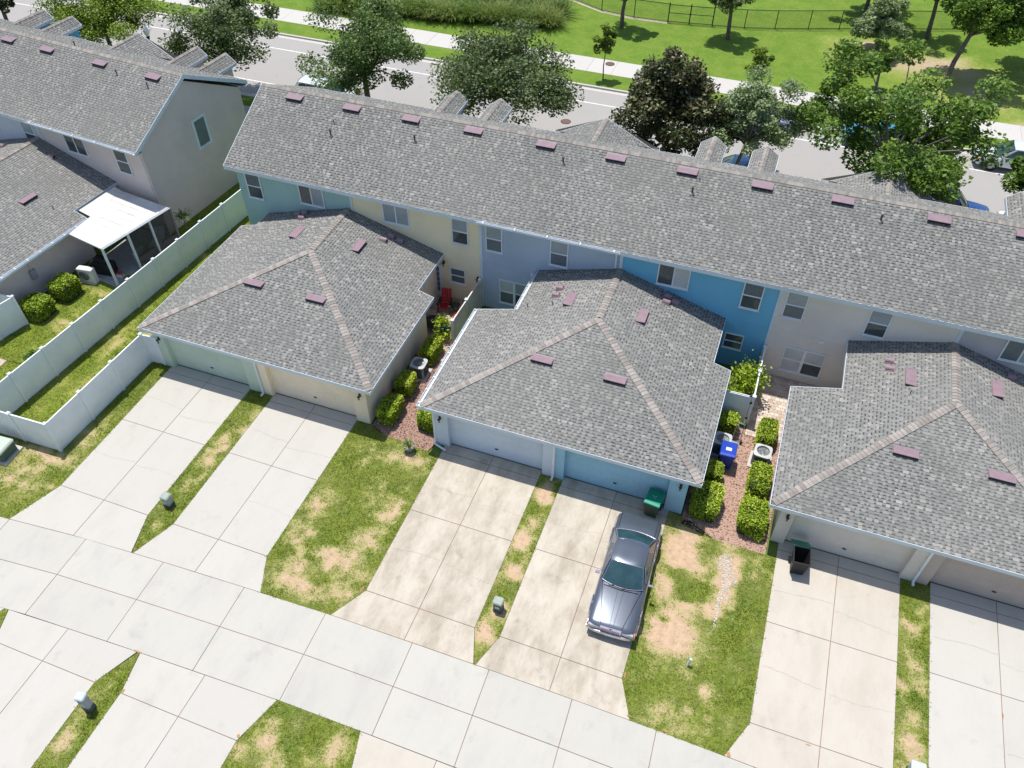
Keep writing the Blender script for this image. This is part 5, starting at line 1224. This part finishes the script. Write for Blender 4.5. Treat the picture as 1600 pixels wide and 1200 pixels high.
def pot(label, x, y, r_, h, leaf, seed, n=40, ln=.6, m=None):
    t = thing('potted_plant', label, 'potted plant', (x, y, .03)); b = MB(); b.lathe([(r_ * .65, 0), (r_ * .95, h * .9), (r_ * 1.05, h * .9), (r_ * 1.05, h), (r_ * .85, h), (r_ * .82, h * .85)], 16); b.build('pot', m or M('pot_grey', (.16, .17, .18), None, 4, .6), t)
    b = MB(); b.lathe([(r_ * .84, h * .86), (r_ * .8, h * .88)], 14); b.build('soil', M('pot_soil', (.5, .38, .28), None, 20), t)
    f_ = blades_mesh(n, ln, .02, leaf, t, .9, .5, seed, base_r=.06); f_.location.z = h * .8
pot('spiky plant in a round grey pot on the lawn near the pale blue garage', -12.05, 19.95, .26, .34, 'grassy', 41, 36)
pot('small flowering pot on the little table of the yellow home patio', -13.78, 29.3, .13, .5, 'maple', 42, 30, .3)
pot('dark pot by the fence inside the yellow home patio', -13.1, 29.5, .15, .3, 'deep', 43, 24, .35)
pot('potted plant at the corner of the screened porch slab', -31.35, 25.4, .2, .3, 'grassy', 44, 30, .4, M('pot_clay', (.38, .2, .14), None, 5))

RED = M('red_plastic', (.42, .012, .02), (.34, .01, .02), 3, .4); BLUC = M('blue_canvas', (.02, .10, .30), None, 3, .7)
t = thing('lounge_chair', 'red slatted patio chair facing the street side of the yellow home', 'chair', (-14.3, 29.2, .05), R(10))
for i in range(6): b = MB(); b.box(-.26 + i * .09, -.0, 0, -.26 + i * .09 + .075, .025, .78); o = b.build('back_slat', RED, t); o.location = (0, .2, .34); o.rotation_euler.x = R(-22)
for i in range(5): b = MB(); b.box(-.27, -.3 + i * .1, .36 - i * .012, .27, -.3 + i * .1 + .085, .38 - i * .012); b.build('seat_slat', RED, t)
for s in (-1, 1):
    b = MB(); b.box(s * .3 - .05, -.4, .56, s * .3 + .05, .3, .585); b.build('armrest', DARK, t); b = MB(); b.box(s * .3 - .025, -.36, 0, s * .3 + .025, -.3, .56); b.build('leg', DARK, t); b = MB(); b.box(s * .3 - .025, .2, 0, s * .3 + .025, .26, .56); b.build('leg', DARK, t)
t = thing('footstool', 'small bright red footstool by the stained fence', 'stool', (-13.35, 28.55, .05)); b = MB(); b.rbox((0, 0, .3), (.42, .36, .07), .03); b.build('seat', M('red_cushion', (.62, .02, .03), None, 3, .6), t)
for a, c in ((-1, -1), (1, -1), (-1, 1), (1, 1)): b = MB(); b.box(a * .16 - .02, c * .13 - .02, 0, a * .16 + .02, c * .13 + .02, .3); b.build('leg', DARK, t)
t = thing('side_table', 'small grey side table between the red chair and the fence', 'table', (-13.78, 29.3, .05)); b = MB(); b.lathe([(.24, .42), (.24, .45)], 16); b.build('top', DKMETAL, t)
for k in range(3): b = MB(); b.cyl((.18 * math.cos(k * 2.1), .18 * math.sin(k * 2.1), 0), (.12 * math.cos(k * 2.1), .12 * math.sin(k * 2.1), .42), .014, n=6); b.build('leg', DKMETAL, t)
t = thing('fire_pit', 'round black fire pit on the brick patio of the yellow home', 'fire pit', (-14.35, 27.75, .05)); b = MB(); b.lathe([(.2, .12), (.42, .3), (.5, .36), (.5, .38), (.42, .37), (.3, .3), (.1, .24)], 22); b.build('bowl', BLACK, t)
for k in range(4): b = MB(); b.cyl((.34 * math.cos(k * 1.57 + .4), .34 * math.sin(k * 1.57 + .4), 0), (.34 * math.cos(k * 1.57 + .4), .34 * math.sin(k * 1.57 + .4), .28), .02, n=6); b.build('leg', BLACK, t)
t = thing('folding_chair', 'blue canvas folding chair at the end of the stained fence', 'chair', (-13.45, 27.35, .05), R(200))
for z0, y0, z1, y1, nm in ((.42, -.22, .42, .22, 'seat'), (.48, .22, .92, .32, 'backrest')):
    b = MB(); b.mesh([(-.25, y0, z0), (.25, y0, z0), (.25, y1, z1), (-.25, y1, z1), (-.25, y0, z0 + .02), (.25, y0, z0 + .02), (.25, y1, z1 + .02), (-.25, y1, z1 + .02)], [(3, 2, 1, 0), (4, 5, 6, 7), (0, 1, 5, 4), (1, 2, 6, 5), (2, 3, 7, 6), (3, 0, 4, 7)]); b.build(nm, BLUC, t)
for s in (-1, 1):
    b = MB(); b.cyl((s * .27, -.25, 0), (s * .27, .22, .6), .016, n=6); b.build('leg', DARK, t); b = MB(); b.cyl((s * .27, .25, 0), (s * .27, -.22, .6), .016, n=6); b.build('leg', DARK, t); b = MB(); b.cyl((s * .27, .15, .5), (s * .27, .34, .95), .016, n=6); b.build('back_post', DARK, t)

# screened porch of the grey home
PR_ = [(-33.95, 25.2), (-31.78, 24.95), (-30.85, 29.6), (-33.45, 29.62), (-33.75, 26.9)]
t = thing('screened_porch', 'screened porch with flat white metal roof against the grey home', 'porch', (-32.4, 27.2, 0)); ox, oy = 32.4, -27.2
ALR = M('porch_roof_white', (.66, .655, .62), (.50, .49, .46), .9, .55)
def lp(q): return (q[0] + ox, q[1] + oy)
b = MB(); A = [(*lp((-34.0, 25.25)), 2.62), (*lp((-31.74, 24.9)), 2.5), (*lp((-30.8, 29.25)), 2.5), (*lp((-33.9, 29.45)), 2.72)]
b.mesh(A + [(q[0], q[1], q[2] - .08) for q in A], [(0, 1, 2, 3), (7, 6, 5, 4), (0, 4, 5, 1), (1, 5, 6, 2), (2, 6, 7, 3), (3, 7, 4, 0)]); pr = b.build('roof_panel', ALR, t)
b = MB(); A = [(*lp((-34.75, 27.0)), 2.80), (*lp((-33.962, 26.9)), 2.665), (*lp((-33.905, 29.45)), 2.722), (*lp((-34.45, 29.55)), 2.82)]
b.mesh(A + [(q[0], q[1], q[2] - .06) for q in A], [(0, 1, 2, 3), (7, 6, 5, 4), (0, 4, 5, 1), (1, 5, 6, 2), (2, 6, 7, 3), (3, 7, 4, 0)]); b.build('roof_panel', ALR, t)
for k in range(1, 9):
    f_ = k / 9; a = Vector(A[0]); p0 = Vector((*lp((-34.0 + .08 * f_, 25.25 + 4.2 * f_)), 2.62 + .1 * f_ + .004)); p1 = Vector((*lp((-31.74 + .94 * f_, 24.9 + 4.35 * f_)), 2.504))
    b = MB(); b.cyl(p0, p1, .008, n=4); b.build('roof_rib', ALR, pr)
e0, e1 = Vector((*lp((-31.74, 24.9)), 2.46)), Vector((*lp((-30.8, 29.25)), 2.46)); b = MB()
for s in (0, .1): b.cyl(e0 + Vector((.02 + s, 0, .0)), e1 + Vector((.02 + s, 0, 0)), .025, n=6)
b.build('gutter', GUT, t)
PDM = M('porch_frame', (.22, .21, .21), None, 4, .5); post_p = []
for k, f_ in enumerate((0, .36, .68, 1.)):
    q = e0.lerp(e1, f_); b = MB(); b.box(q.x - .05, q.y - .05 + .08, 0, q.x + .05, q.y + .05 + .08, 2.42); b.build('post', GUT if k < 3 else PDM, t); post_p.append(q)
scr = bpy.data.materials.new('insect_screen'); scr.use_nodes = True; nt = scr.node_tree; bs = nt.nodes['Principled BSDF']; bs.inputs['Base Color'].default_value = (.02, .022, .025, 1); bs.inputs['Alpha'].default_value = .45
for k in (1, 2):
    a, c = post_p[k], post_p[k + 1]; d_ = (c - a).normalized(); a = a + d_ * .1; c = c - d_ * .0 + Vector((0, .0, 0)); nn = Vector((d_.y, -d_.x, 0)) * .02
    for z0, z1, mt, nm, w in ((.0, .75, M('kick_panel', (.10, .095, .11), None, 3, .6), 'kick_panel', 1), (.78, 2.4, scr, 'screen', .3)):
        b = MB(); vs = [(*(a - nn * w).xy, z0), (*(c - nn * w).xy, z0), (*(c + nn * w).xy, z0), (*(a + nn * w).xy, z0)]; vs += [(q[0], q[1], z1) for q in vs]; b.mesh(vs, [(3, 2, 1, 0), (4, 5, 6, 7), (0, 1, 5, 4), (1, 2, 6, 5), (2, 3, 7, 6), (3, 0, 4, 7)]); b.build(nm, mt, t)
b = MB(); vs = [(*lp(q), -.04) for q in ((-34.2, 25.1), (-31.7, 24.8), (-30.7, 29.7), (-34.0, 29.7))]; vs += [(q[0], q[1], .05) for q in vs]; b.mesh(vs, [(4, 5, 6, 7), (0, 1, 5, 4), (1, 2, 6, 5), (2, 3, 7, 6), (3, 0, 4, 7)]); b.build('floor', M('porch_floor', (.34, .36, .38), None, 3), t)
WHC = M('white_chair', (.6, .66, .68), None, 3, .5)
def simple_chair(label, x, y, rz, m=WHC):
    t = thing('patio_chair', label, 'chair', (x, y, .05), rz)
    b = MB(); b.rbox((0, 0, .4), (.5, .5, .05), .03); b.build('seat', m, t); b = MB(); b.box(-.25, .22, .45, .25, .26, .9); b.build('backrest', m, t)
    for a, c in ((-1, -1), (1, -1), (-1, 1), (1, 1)): b = MB(); b.box(a * .23 - .02, c * .23 - .02, 0, a * .23 + .02, c * .23 + .02, .4); b.build('leg', m, t)
simple_chair('white chair behind the porch screen, nearer the lawn', -32.0, 27.3, R(-100))
t = thing('sun_lounger', 'pale sun lounger behind the porch screen at its far end', 'sun lounger', (-31.85, 28.7, .05), R(20))
b = MB(); b.box(-.3, -.6, .3, .3, .3, .34); b.build('seat', WHC, t); b = MB(); b.mesh([(-.3, .3, .32), (.3, .3, .32), (.3, .75, .8), (-.3, .75, .8), (-.3, .33, .29), (.3, .33, .29), (.3, .78, .77), (-.3, .78, .77)], [(0, 1, 2, 3), (7, 6, 5, 4), (0, 4, 5, 1), (3, 2, 6, 7)]); b.build('backrest', WHC, t)
for a, c in ((-1, -.5), (1, -.5), (-1, .3), (1, .3)): b = MB(); b.box(a * .28 - .02, c - .02, 0, a * .28 + .02, c + .02, .3); b.build('leg', WHC, t)
t = thing('covered_grill', 'black covered grill in the shade under the porch roof', 'grill', (-33.1, 25.7, .05), R(5)); b = MB(); b.rbox((0, 0, 0), (1.3, .65, .7), .08); b.build('cover', BLACK, t); b = MB(); b.rbox((0, .02, .7), (.75, .5, .28), .1); b.build('hood', BLACK, t)
t = thing('flower_box', 'small box of red flowers on the porch slab beside the fence', 'flower box', (-32.0, 25.6, .05)); b = MB(); b.rbox((0, 0, 0), (.4, .2, .18), .02); b.build('box', WH, t)
f_ = np_mesh('flowers', leaf_quads(rng.normal(0, [.14, .07, .05], (160, 3)) + [0, 0, .25], .06), 4, attr_mat('flower_red', [(.25, .01, .02), (.5, .02, .03)], .6), t, rng.random(160))
mb = MB(); MBX = frameA(-2.35, -7.0); t = thing('electric_meter', 'grey electric meter box on the grey garage wall behind the shrubs', 'meter box', (MBX[0] + .06, MBX[1], 1.1), RA + R(90))
b = MB(); b.rbox((0, 0, 0), (.32, .12, .55), .02); b.build('box', M('meter_grey', (.32, .33, .36), None, 3), t); b = MB(); b.cyl((0, 0, .5), (0, 0, 1.2), .03, n=7); b.build('conduit', S_GRY, t)

# street lamp
t = thing('street_lamp', 'black street lamp with white acorn globe beside the road at upper left', 'street lamp', (-44.6, 46.0, 0))
b = MB(); b.lathe([(.17, 0), (.14, .5), (.07, .7), (.055, 3.0), (.09, 3.05), (.05, 3.1)], 12); b.build('pole', M('lamp_black', (.015, .016, .03), None, 4, .4), t)
b = MB(); b.lathe([(.1, 3.1), (.14, 3.2), (.09, 3.25)], 12); b.build('collar', MATS['lamp_black'], t)
b = MB(); b.lathe([(.10, 3.25), (.21, 3.45), (.20, 3.65), (.11, 3.8), (.12, 3.83), (.04, 3.98), (.02, 4.1)], 14); b.build('globe', M('globe_white', (.82, .84, .84), None, 3, .3), t, smooth=True)
t = thing('blue_lamp_post', 'small dark bollard light by the street corner behind the left row', 'bollard', (-53.6, 45.6, 0)); MB().lathe([(.08, 0), (.08, .8), (.05, .9)], 10).build('post', DKMETAL, t)

# ------------------------------------------------------------------ vehicles
GLS = M('car_glass', (.018, .05, .06), (.03, .075, .085), 2, .03, 0, spec=.9); TYRE = M('tyre', (.02, .02, .02), None, 9, .8)
CHROME = M('chrome', (.55, .53, .62), None, 9, .18, .85); RIM = M('wheel_rim', (.4, .4, .42), None, 9, .3, .7); AMB = M('amber_lens', (.75, .22, .02), None, 9, .2); REDL = M('red_lens', (.4, .01, .01), None, 9, .2); HL = M('headlamp_glass', (.5, .53, .58), (.3, .32, .36), 12, .1, .3)
def paintmat(name, c, metal=.5): 
    return M(name, c, tuple(x * .9 for x in c), .8, .22, metal, coat=.9, spec=.5)
def vehicle(name, label, cat, loc, rz, L, W, H, paint, kind='sedan', hood=1.35, boot=1.1, belt=.92, seam=False, group=None, glassm=None):
    """front faces local -y"""
    t = thing(name, label, cat, loc, rz, group); gl = glassm or GLS
    hw, hl = W / 2, L / 2
    y_ws, y_rw = -hl + hood, hl - boot                      # base of windscreen and of rear window
    suv = kind in ('suv', 'pickup'); zb = .30
    def deck(y):
        s = (y + hl) / L
        if y < y_ws: return belt - .16 * (1 - (y + hl) / hood) ** 1.6 + .0
        if y > y_rw: return belt + (.02 if kind != 'suv' else .04) - .10 * ((y - y_rw) / boot) ** 2
        return belt + .01
    def wid(y):
        s = abs(y) / hl; return hw * (1 - .06 * s ** 6 - .012 * s)
    ny, na = 40, 22; vs = []
    for i in range(ny + 1):
        y = -hl + L * i / ny; e = min(1, min(y + hl, hl - y) / .10); e = math.sqrt(max(0, 1 - (1 - e) ** 2)) * .12 + .88
        w, h = wid(y) * (e if e < 1 else 1), deck(y) * (1 - (1 - e) * .5)
        zc = (h + zb) / 2
        for k in range(na):
            a = 2 * math.pi * k / na; ca_, sa_ = math.cos(a), math.sin(a); pw = .28
            x_ = w * math.copysign(abs(ca_) ** pw, ca_); z_ = zc + (h - zb) / 2 * math.copysign(abs(sa_) ** pw, sa_)
            if sa_ > 0: z_ -= .035 * (x_ / w) ** 2; x_ *= 1 - .07 * max(0, (z_ - .65)) / .3
            vs.append((x_, y, z_))
    fs = [(i * na + k, i * na + (k + 1) % na, (i + 1) * na + (k + 1) % na, (i + 1) * na + k) for i in range(ny) for k in range(na)]
    fs += [tuple(range(na)), tuple(range(ny * na + na - 1, ny * na - 1, -1))]
    b = MB(); b.mesh(vs, [f[::-1] for f in fs]); body = b.build('body', paint, t, smooth=True)
    # cabin
    zt = H; wb, wt_ = hw * .90, hw * .70
    if kind == 'sedan': y0b, y0t, y1t, y1b = y_ws, y_ws + .62, y_rw - .62, y_rw
    elif kind == 'suv': y0b, y0t, y1t, y1b = y_ws, y_ws + .75, hl - .55, hl - .22
    else: y0b, y0t, y1t, y1b = y_ws, y_ws + .55, y_rw - .16, y_rw
    zb2 = belt - .01
    def sec(y, w, z): return y, w, z
    # roof panel, crowned
    nx_, ny_ = 10, 14; rv = []
    for j in range(ny_ + 1):
        v = j / ny_; y = y0t + (y1t - y0t) * v
        for i in range(nx_ + 1):
            u = -1 + 2 * i / nx_; cr_ = .055 * (1 - u ** 4) + .035 * (1 - (2 * v - 1) ** 4); rv.append((wt_ * u * (1 - .04 * abs(2 * v - 1) ** 3), y + (.05 * u * u if v < .5 else -.05 * u * u) * abs(2 * v - 1), zt - .07 + cr_))
    k0 = len(rv); rv += [(q[0] * .98, q[1], q[2] - .05) for q in rv]
    N1 = nx_ + 1; fs = [(j * N1 + i, j * N1 + i + 1, (j + 1) * N1 + i + 1, (j + 1) * N1 + i) for j in range(ny_) for i in range(nx_)]
    rim_ = [i for i in range(N1)] + [j * N1 + nx_ for j in range(1, ny_ + 1)] + [ny_ * N1 + i for i in range(nx_ - 1, -1, -1)] + [j * N1 for j in range(ny_ - 1, 0, -1)]
    fs += [(rim_[i], rim_[(i + 1) % len(rim_)] + 0, rim_[(i + 1) % len(rim_)] + k0, rim_[i] + k0)[::-1] for i in range(len(rim_))]
    b = MB(); b.mesh(rv, fs); b.build('roof', paint, t, smooth=True)
    def edge(v_front, u):      # roof edge point
        y = y0t if v_front else y1t; return Vector((wt_ * u * .96, y + (.05 if v_front else -.05) * u * u, zt - .07 + .055 * (1 - u ** 4)))
    def screen(front, nm):
        b = MB(); n = 8; yb_, bow = (y0b, -.16) if front else (y1b, .12); vs = []
        for j in range(5):
            v = j / 4
            for i in range(n + 1):
                u = -1 + 2 * i / n; lo = Vector((wb * .93 * u, yb_ + bow * (1 - u * u), zb2 + .02)); hi = edge(front, u * .97); q = lo.lerp(hi, v); q.z += .02 * math.sin(v * 3.14); vs.append(q)
        b.mesh(vs, [(j * 9 + i, j * 9 + i + 1, (j + 1) * 9 + i + 1, (j + 1) * 9 + i) for j in range(4) for i in range(n)]); o = b.build(nm, gl, t, smooth=True)
        # bright surround
        tr = MB(); ring = [vs[i] for i in range(9)] + [vs[9 * j + 8] for j in range(1, 5)] + [vs[36 + i] for i in range(7, -1, -1)] + [vs[9 * j] for j in range(3, 0, -1)]
        for i in range(len(ring)): tr.cyl(Vector(ring[i]) + Vector((0, 0, .012)), Vector(ring[(i + 1) % len(ring)]) + Vector((0, 0, .012)), .014, n=5, caps=False)
        tr.build('window_trim', CHROME if seam else DARK, o)
    screen(True, 'windscreen'); screen(False, 'rear_window')
    for s in (-1, 1):
        LB, RB = Vector((s * wb, y0b + .05, zb2)), Vector((s * wb, y1b - .05, zb2)); LT, RT = Vector((s * wt_ * .985, y0t + .08, zt - .08)), Vector((s * wt_ * .985, y1t - .08, zt - .08))
        b = MB(); b.mesh([LB, RB, RT, LT], [(0, 1, 2, 3) if s > 0 else (3, 2, 1, 0)]); sd = b.build('side_panel', paint, t)
        cuts = [(.10, .50), (.54, .90)] if kind != 'suv' else [(.09, .38), (.41, .68), (.71, .93)]
        if kind == 'pickup': cuts = [(.1, .52), (.56, .92)]
        if seam: cuts = [(.08, .43), (.46, .76)]
        for a, c in cuts:
            pts = [LB.lerp(RB, a), LB.lerp(RB, c), LT.lerp(RT, c if c < .8 else c - .0), LT.lerp(RT, a if a > .2 else a)]; lo_, hi_ = .10, .93
            P4 = [pts[0].lerp(pts[3], lo_), pts[1].lerp(pts[2], lo_), pts[1].lerp(pts[2], hi_), pts[0].lerp(pts[3], hi_)]
            P4 = [q + Vector((s * .012, 0, .004)) for q in P4]; b = MB(); b.mesh(P4, [(0, 1, 2, 3) if s > 0 else (3, 2, 1, 0)]); wn = b.build('side_window', gl, t)
            tr = MB(); [tr.cyl(P4[i] , P4[(i + 1) % 4], .011, n=5, caps=False) for i in range(4)]; tr.build('window_trim', CHROME if seam else DARK, wn)
        for yw_ in (-hl + .95, hl - 1.05):
            wh = MB(); rad = .34 if not suv else .38
            wh.cyl((s * (hw - .20), yw_, rad), (s * (hw - .005), yw_, rad), rad, n=22); wo_ = wh.build('wheel', TYRE, t)
            wh = MB(); wh.cyl((s * (hw - .02), yw_, rad), (s * (hw + .006), yw_, rad), rad * .62, rad * .56, n=16); wh.build('rim', RIM, wo_)
            ar = MB(); pts = [(s * (hw - .0), yw_ + (rad + .06) * math.cos(a), max(.3, rad + (rad + .06) * math.sin(a))) for a in [math.pi * k / 10 for k in range(11)]]
            for i in range(10): ar.cyl(pts[i], pts[i + 1], .03, n=5, caps=False)
            ar.build('wheel_arch', DARK if not seam else CHROME, t)
        b = MB(); b.box(*( (s * hw, y0b + .18, zb2 - .01, s * hw + .17, y0b + .27, zb2 + .11) if s > 0 else (s * hw - .17, y0b + .18, zb2 - .01, s * hw, y0b + .27, zb2 + .11) )); b.build('wing_mirror', CHROME if seam else paint, t)
        b = MB(); x0, x1 = sorted((s * hw * .93, s * hw * .45)); b.box(x0, -hl - .012, .55, x1, -hl + .08, .70); b.build('headlight', HL, t)
        b = MB(); x0, x1 = sorted((s * (hw * .955), s * hw * .90)); b.box(x0, -hl - .005, .55, x1, -hl + .14, .70); b.build('turn_signal', AMB, t)
        b = MB(); x0, x1 = sorted((s * hw * .84, s * hw * .5)); b.box(x0, hl - .06, .58, x1, hl + .008, .70); b.build('tail_light', REDL, t)
        y = (y0b + y1b) / 2
        for yy in (y - .75, y + .25): b = MB(); b.box(min(s * (hw - .01), s * (hw + .02)), yy, .74, max(s * (hw - .01), s * (hw + .02)), yy + .16, .77); b.build('door_handle', CHROME, t)
    for y0, y1, nm in ((-hl - .07, -hl + .06, 'front_bumper'), (hl - .06, hl + .07, 'rear_bumper')):
        b = MB(); n = 12; vs = []
        for i in range(n + 1):
            u = -1 + 2 * i / n; bow = .11 * u * u * u * u; sgn = 1 if y0 < 0 else -1
            for (yy, zz) in ((y0 if sgn > 0 else y1, .34), (y0 if sgn > 0 else y1, .50), (y1 + .1 if sgn > 0 else y0 - .1, .53), (y1 + .1 if sgn > 0 else y0 - .1, .32)): vs.append((hw * .97 * u, yy + sgn * bow, zz))
        b.mesh(vs, [(4 * i + k, 4 * i + 4 + k, 4 * i + 4 + (k + 1) % 4, 4 * i + (k + 1) % 4) for i in range(n) for k in range(4)] + [(0, 1, 2, 3), (4 * n + 3, 4 * n + 2, 4 * n + 1, 4 * n)]); b.build(nm, CHROME if seam else paint, t)
    b = MB(); b.box(-hw * .42, -hl - .03, .52, hw * .42, -hl + .06, .74); gr = b.build('grille', CHROME, t)
    b = MB()
    for i in range(12): x = -hw * .38 + i * hw * .76 / 12; b.box(x, -hl - .04, .54, x + .03, -hl - .031, .72)
    b.build('grille_bar', M('grille_dark', (.12, .09, .16), None, 5, .3, .5), gr)
    b = MB(); b.box(-.15, -hl - .085, .36, .15, -hl - .072, .46); b.build('number_plate', WH, t)
    def dz(x, y): return deck(y) - .035 * (x / wid(y)) ** 2 + .004
    def line(pts, nm, w=.012, m=DARK):
        b = MB()
        for (xa_, ya_), (xb_, yb_) in zip(pts[:-1], pts[1:]):
            k = 6
            for i in range(k):
                p0 = (xa_ + (xb_ - xa_) * i / k, ya_ + (yb_ - ya_) * i / k); p1 = (xa_ + (xb_ - xa_) * (i + 1) / k, ya_ + (yb_ - ya_) * (i + 1) / k)
                b.cyl((*p0, dz(*p0)), (*p1, dz(*p1)), w, n=4, caps=False)
        b.build(nm, m, body)
    if kind == 'sedan' or seam:
        line([(-hw * .82, y_ws + .0), (-hw * .42, -hl + .1)], 'bonnet_seam', .010 if seam else .007); line([(hw * .82, y_ws), (hw * .42, -hl + .1)], 'bonnet_seam', .010 if seam else .007)
        line([(-hw * .78, y_rw + .12), (-hw * .8, hl - .06)], 'boot_seam', .007); line([(hw * .78, y_rw + .12), (hw * .8, hl - .06)], 'boot_seam', .007)
        line([(-hw * .7, y_ws - .19), (0, y_ws - .24), (hw * .7, y_ws - .19)], 'cowl_seam', .016)
        if seam:
            for x in (-hw * .12, hw * .12): line([(x, y_ws - .3), (x * .6, -hl + .12)], 'bonnet_crease', .004, paint)
            b = MB(); b.cyl((-wt_ * .86, (y0t + y1t) / 2 + .1, H - .012), (wt_ * .86, (y0t + y1t) / 2 + .1, H - .012), .006, n=4); b.build('roof_seam', DARK, t)
            b = MB(); b.cyl((0, y_ws - .2, dz(0, y_ws - .2) + .02), (.34, y_ws - .06, dz(0, y_ws) + .06), .010, n=5); b.build('wiper', DARK, t); b = MB(); b.cyl((-.5, y_ws - .16, dz(0, y_ws) + .02), (-.05, y_ws - .1, dz(0, y_ws) + .05), .010, n=5); b.build('wiper', DARK, t)
            b = MB(); b.box(-.05, -hl + .0, .74, .05, -hl + .02, .80); b.build('hood_ornament', CHROME, t)
            for s in (-1, 1):
                b = MB(); x0, x1 = sorted((s * (hw - .012), s * (hw + .006))); b.box(x0, -hl + .15, .50, x1, hl - .15, .535); b.build('side_moulding', CHROME, t)
            # cabin things behind the windscreen: dashboard and white paper
            b = MB(); b.box(-wb * .8, y_ws + .05, .80, wb * .8, y_ws + .5, .93); b.build('dashboard', DARK, t)
    if kind == 'pickup':
        b = MB(); b.box(-hw * .82, y_rw + .05, belt + .022, hw * .82, hl - .08, belt + .03); b.build('cargo_bed', M('bed_dark', (.02, .03, .05), None, 4, .6), t)
        for s in (-1, 1): b = MB(); x0, x1 = sorted((s * hw * .83, s * hw * .93)); b.box(x0, y_rw + .05, belt - .02, x1, hl - .05, belt + .05); b.build('bed_rail', paint, t)
    return t
vehicle('sedan', 'dark silver luxury sedan with chrome grille parked nose out on the blue driveway', 'car', (-1.47, 16.95, 0), R(1.6), 5.15, 1.86, 1.40, paintmat('paint_slate', (.12, .14, .175), .55), 'sedan', 1.8, 1.0, .93, seam=True)
CG = 'vehicles parked along the street'
ST = -.0
def nr(*a, **k): return vehicle(*a, group=CG, **k)
nr('parked_car', 'white car parked at the near kerb under the oak, only its roof above the ridge', 'car', (-31.2, 47.1, 0), R(90), 4.7, 1.9, 1.62, paintmat('paint_white', (.66, .70, .74), .1), kind='suv', hood=1.2, boot=.5, belt=1.0)
nr('parked_car', 'dark blue car parked at the near kerb between two narrow roof gables', 'car', (-1.9, 47.1, 0), R(90), 4.6, 1.85, 1.45, paintmat('paint_navy', (.01, .06, .16), .4), kind='sedan')
nr('pickup_truck', 'bright blue pickup parked at the near kerb at right above the ridge', 'pickup', (9.75, 47.1, 0), R(90), 5.4, 1.95, 1.8, paintmat('paint_blue', (.015, .08, .30), .4), kind='pickup', hood=1.4, boot=1.9, belt=1.1)
nr('parked_car', 'white car in front of the blue pickup, mostly behind the ridge', 'car', (15.3, 47.1, 0), R(90), 4.6, 1.85, 1.45, MATS['paint_white'], kind='sedan')
nr('parked_car', 'light blue car at the far kerb half hidden by the largest tree', 'car', (6.0, 54.75, 0), R(-90), 4.5, 1.85, 1.6, paintmat('paint_light_blue', (.06, .30, .50), .3), kind='suv', hood=1.1, boot=.5, belt=.98)
nr('parked_car', 'white crossover at the far kerb near the right picture edge', 'car', (14.3, 54.75, 0), R(-90), 4.6, 1.88, 1.6, MATS['paint_white'], kind='suv', hood=1.15, boot=.5, belt=.98)
nr('parked_car', 'grey car at the far kerb behind the pale silvery tree', 'car', (-1.6, 54.75, 0), R(-90), 4.5, 1.85, 1.45, paintmat('paint_grey', (.25, .3, .36), .4), kind='sedan')
nr('parked_car', 'black car at the near kerb in the upper left corner', 'car', (-57.0, 47.1, 0), R(90), 4.6, 1.85, 1.45, paintmat('paint_black', (.02, .022, .025), .3), kind='sedan')
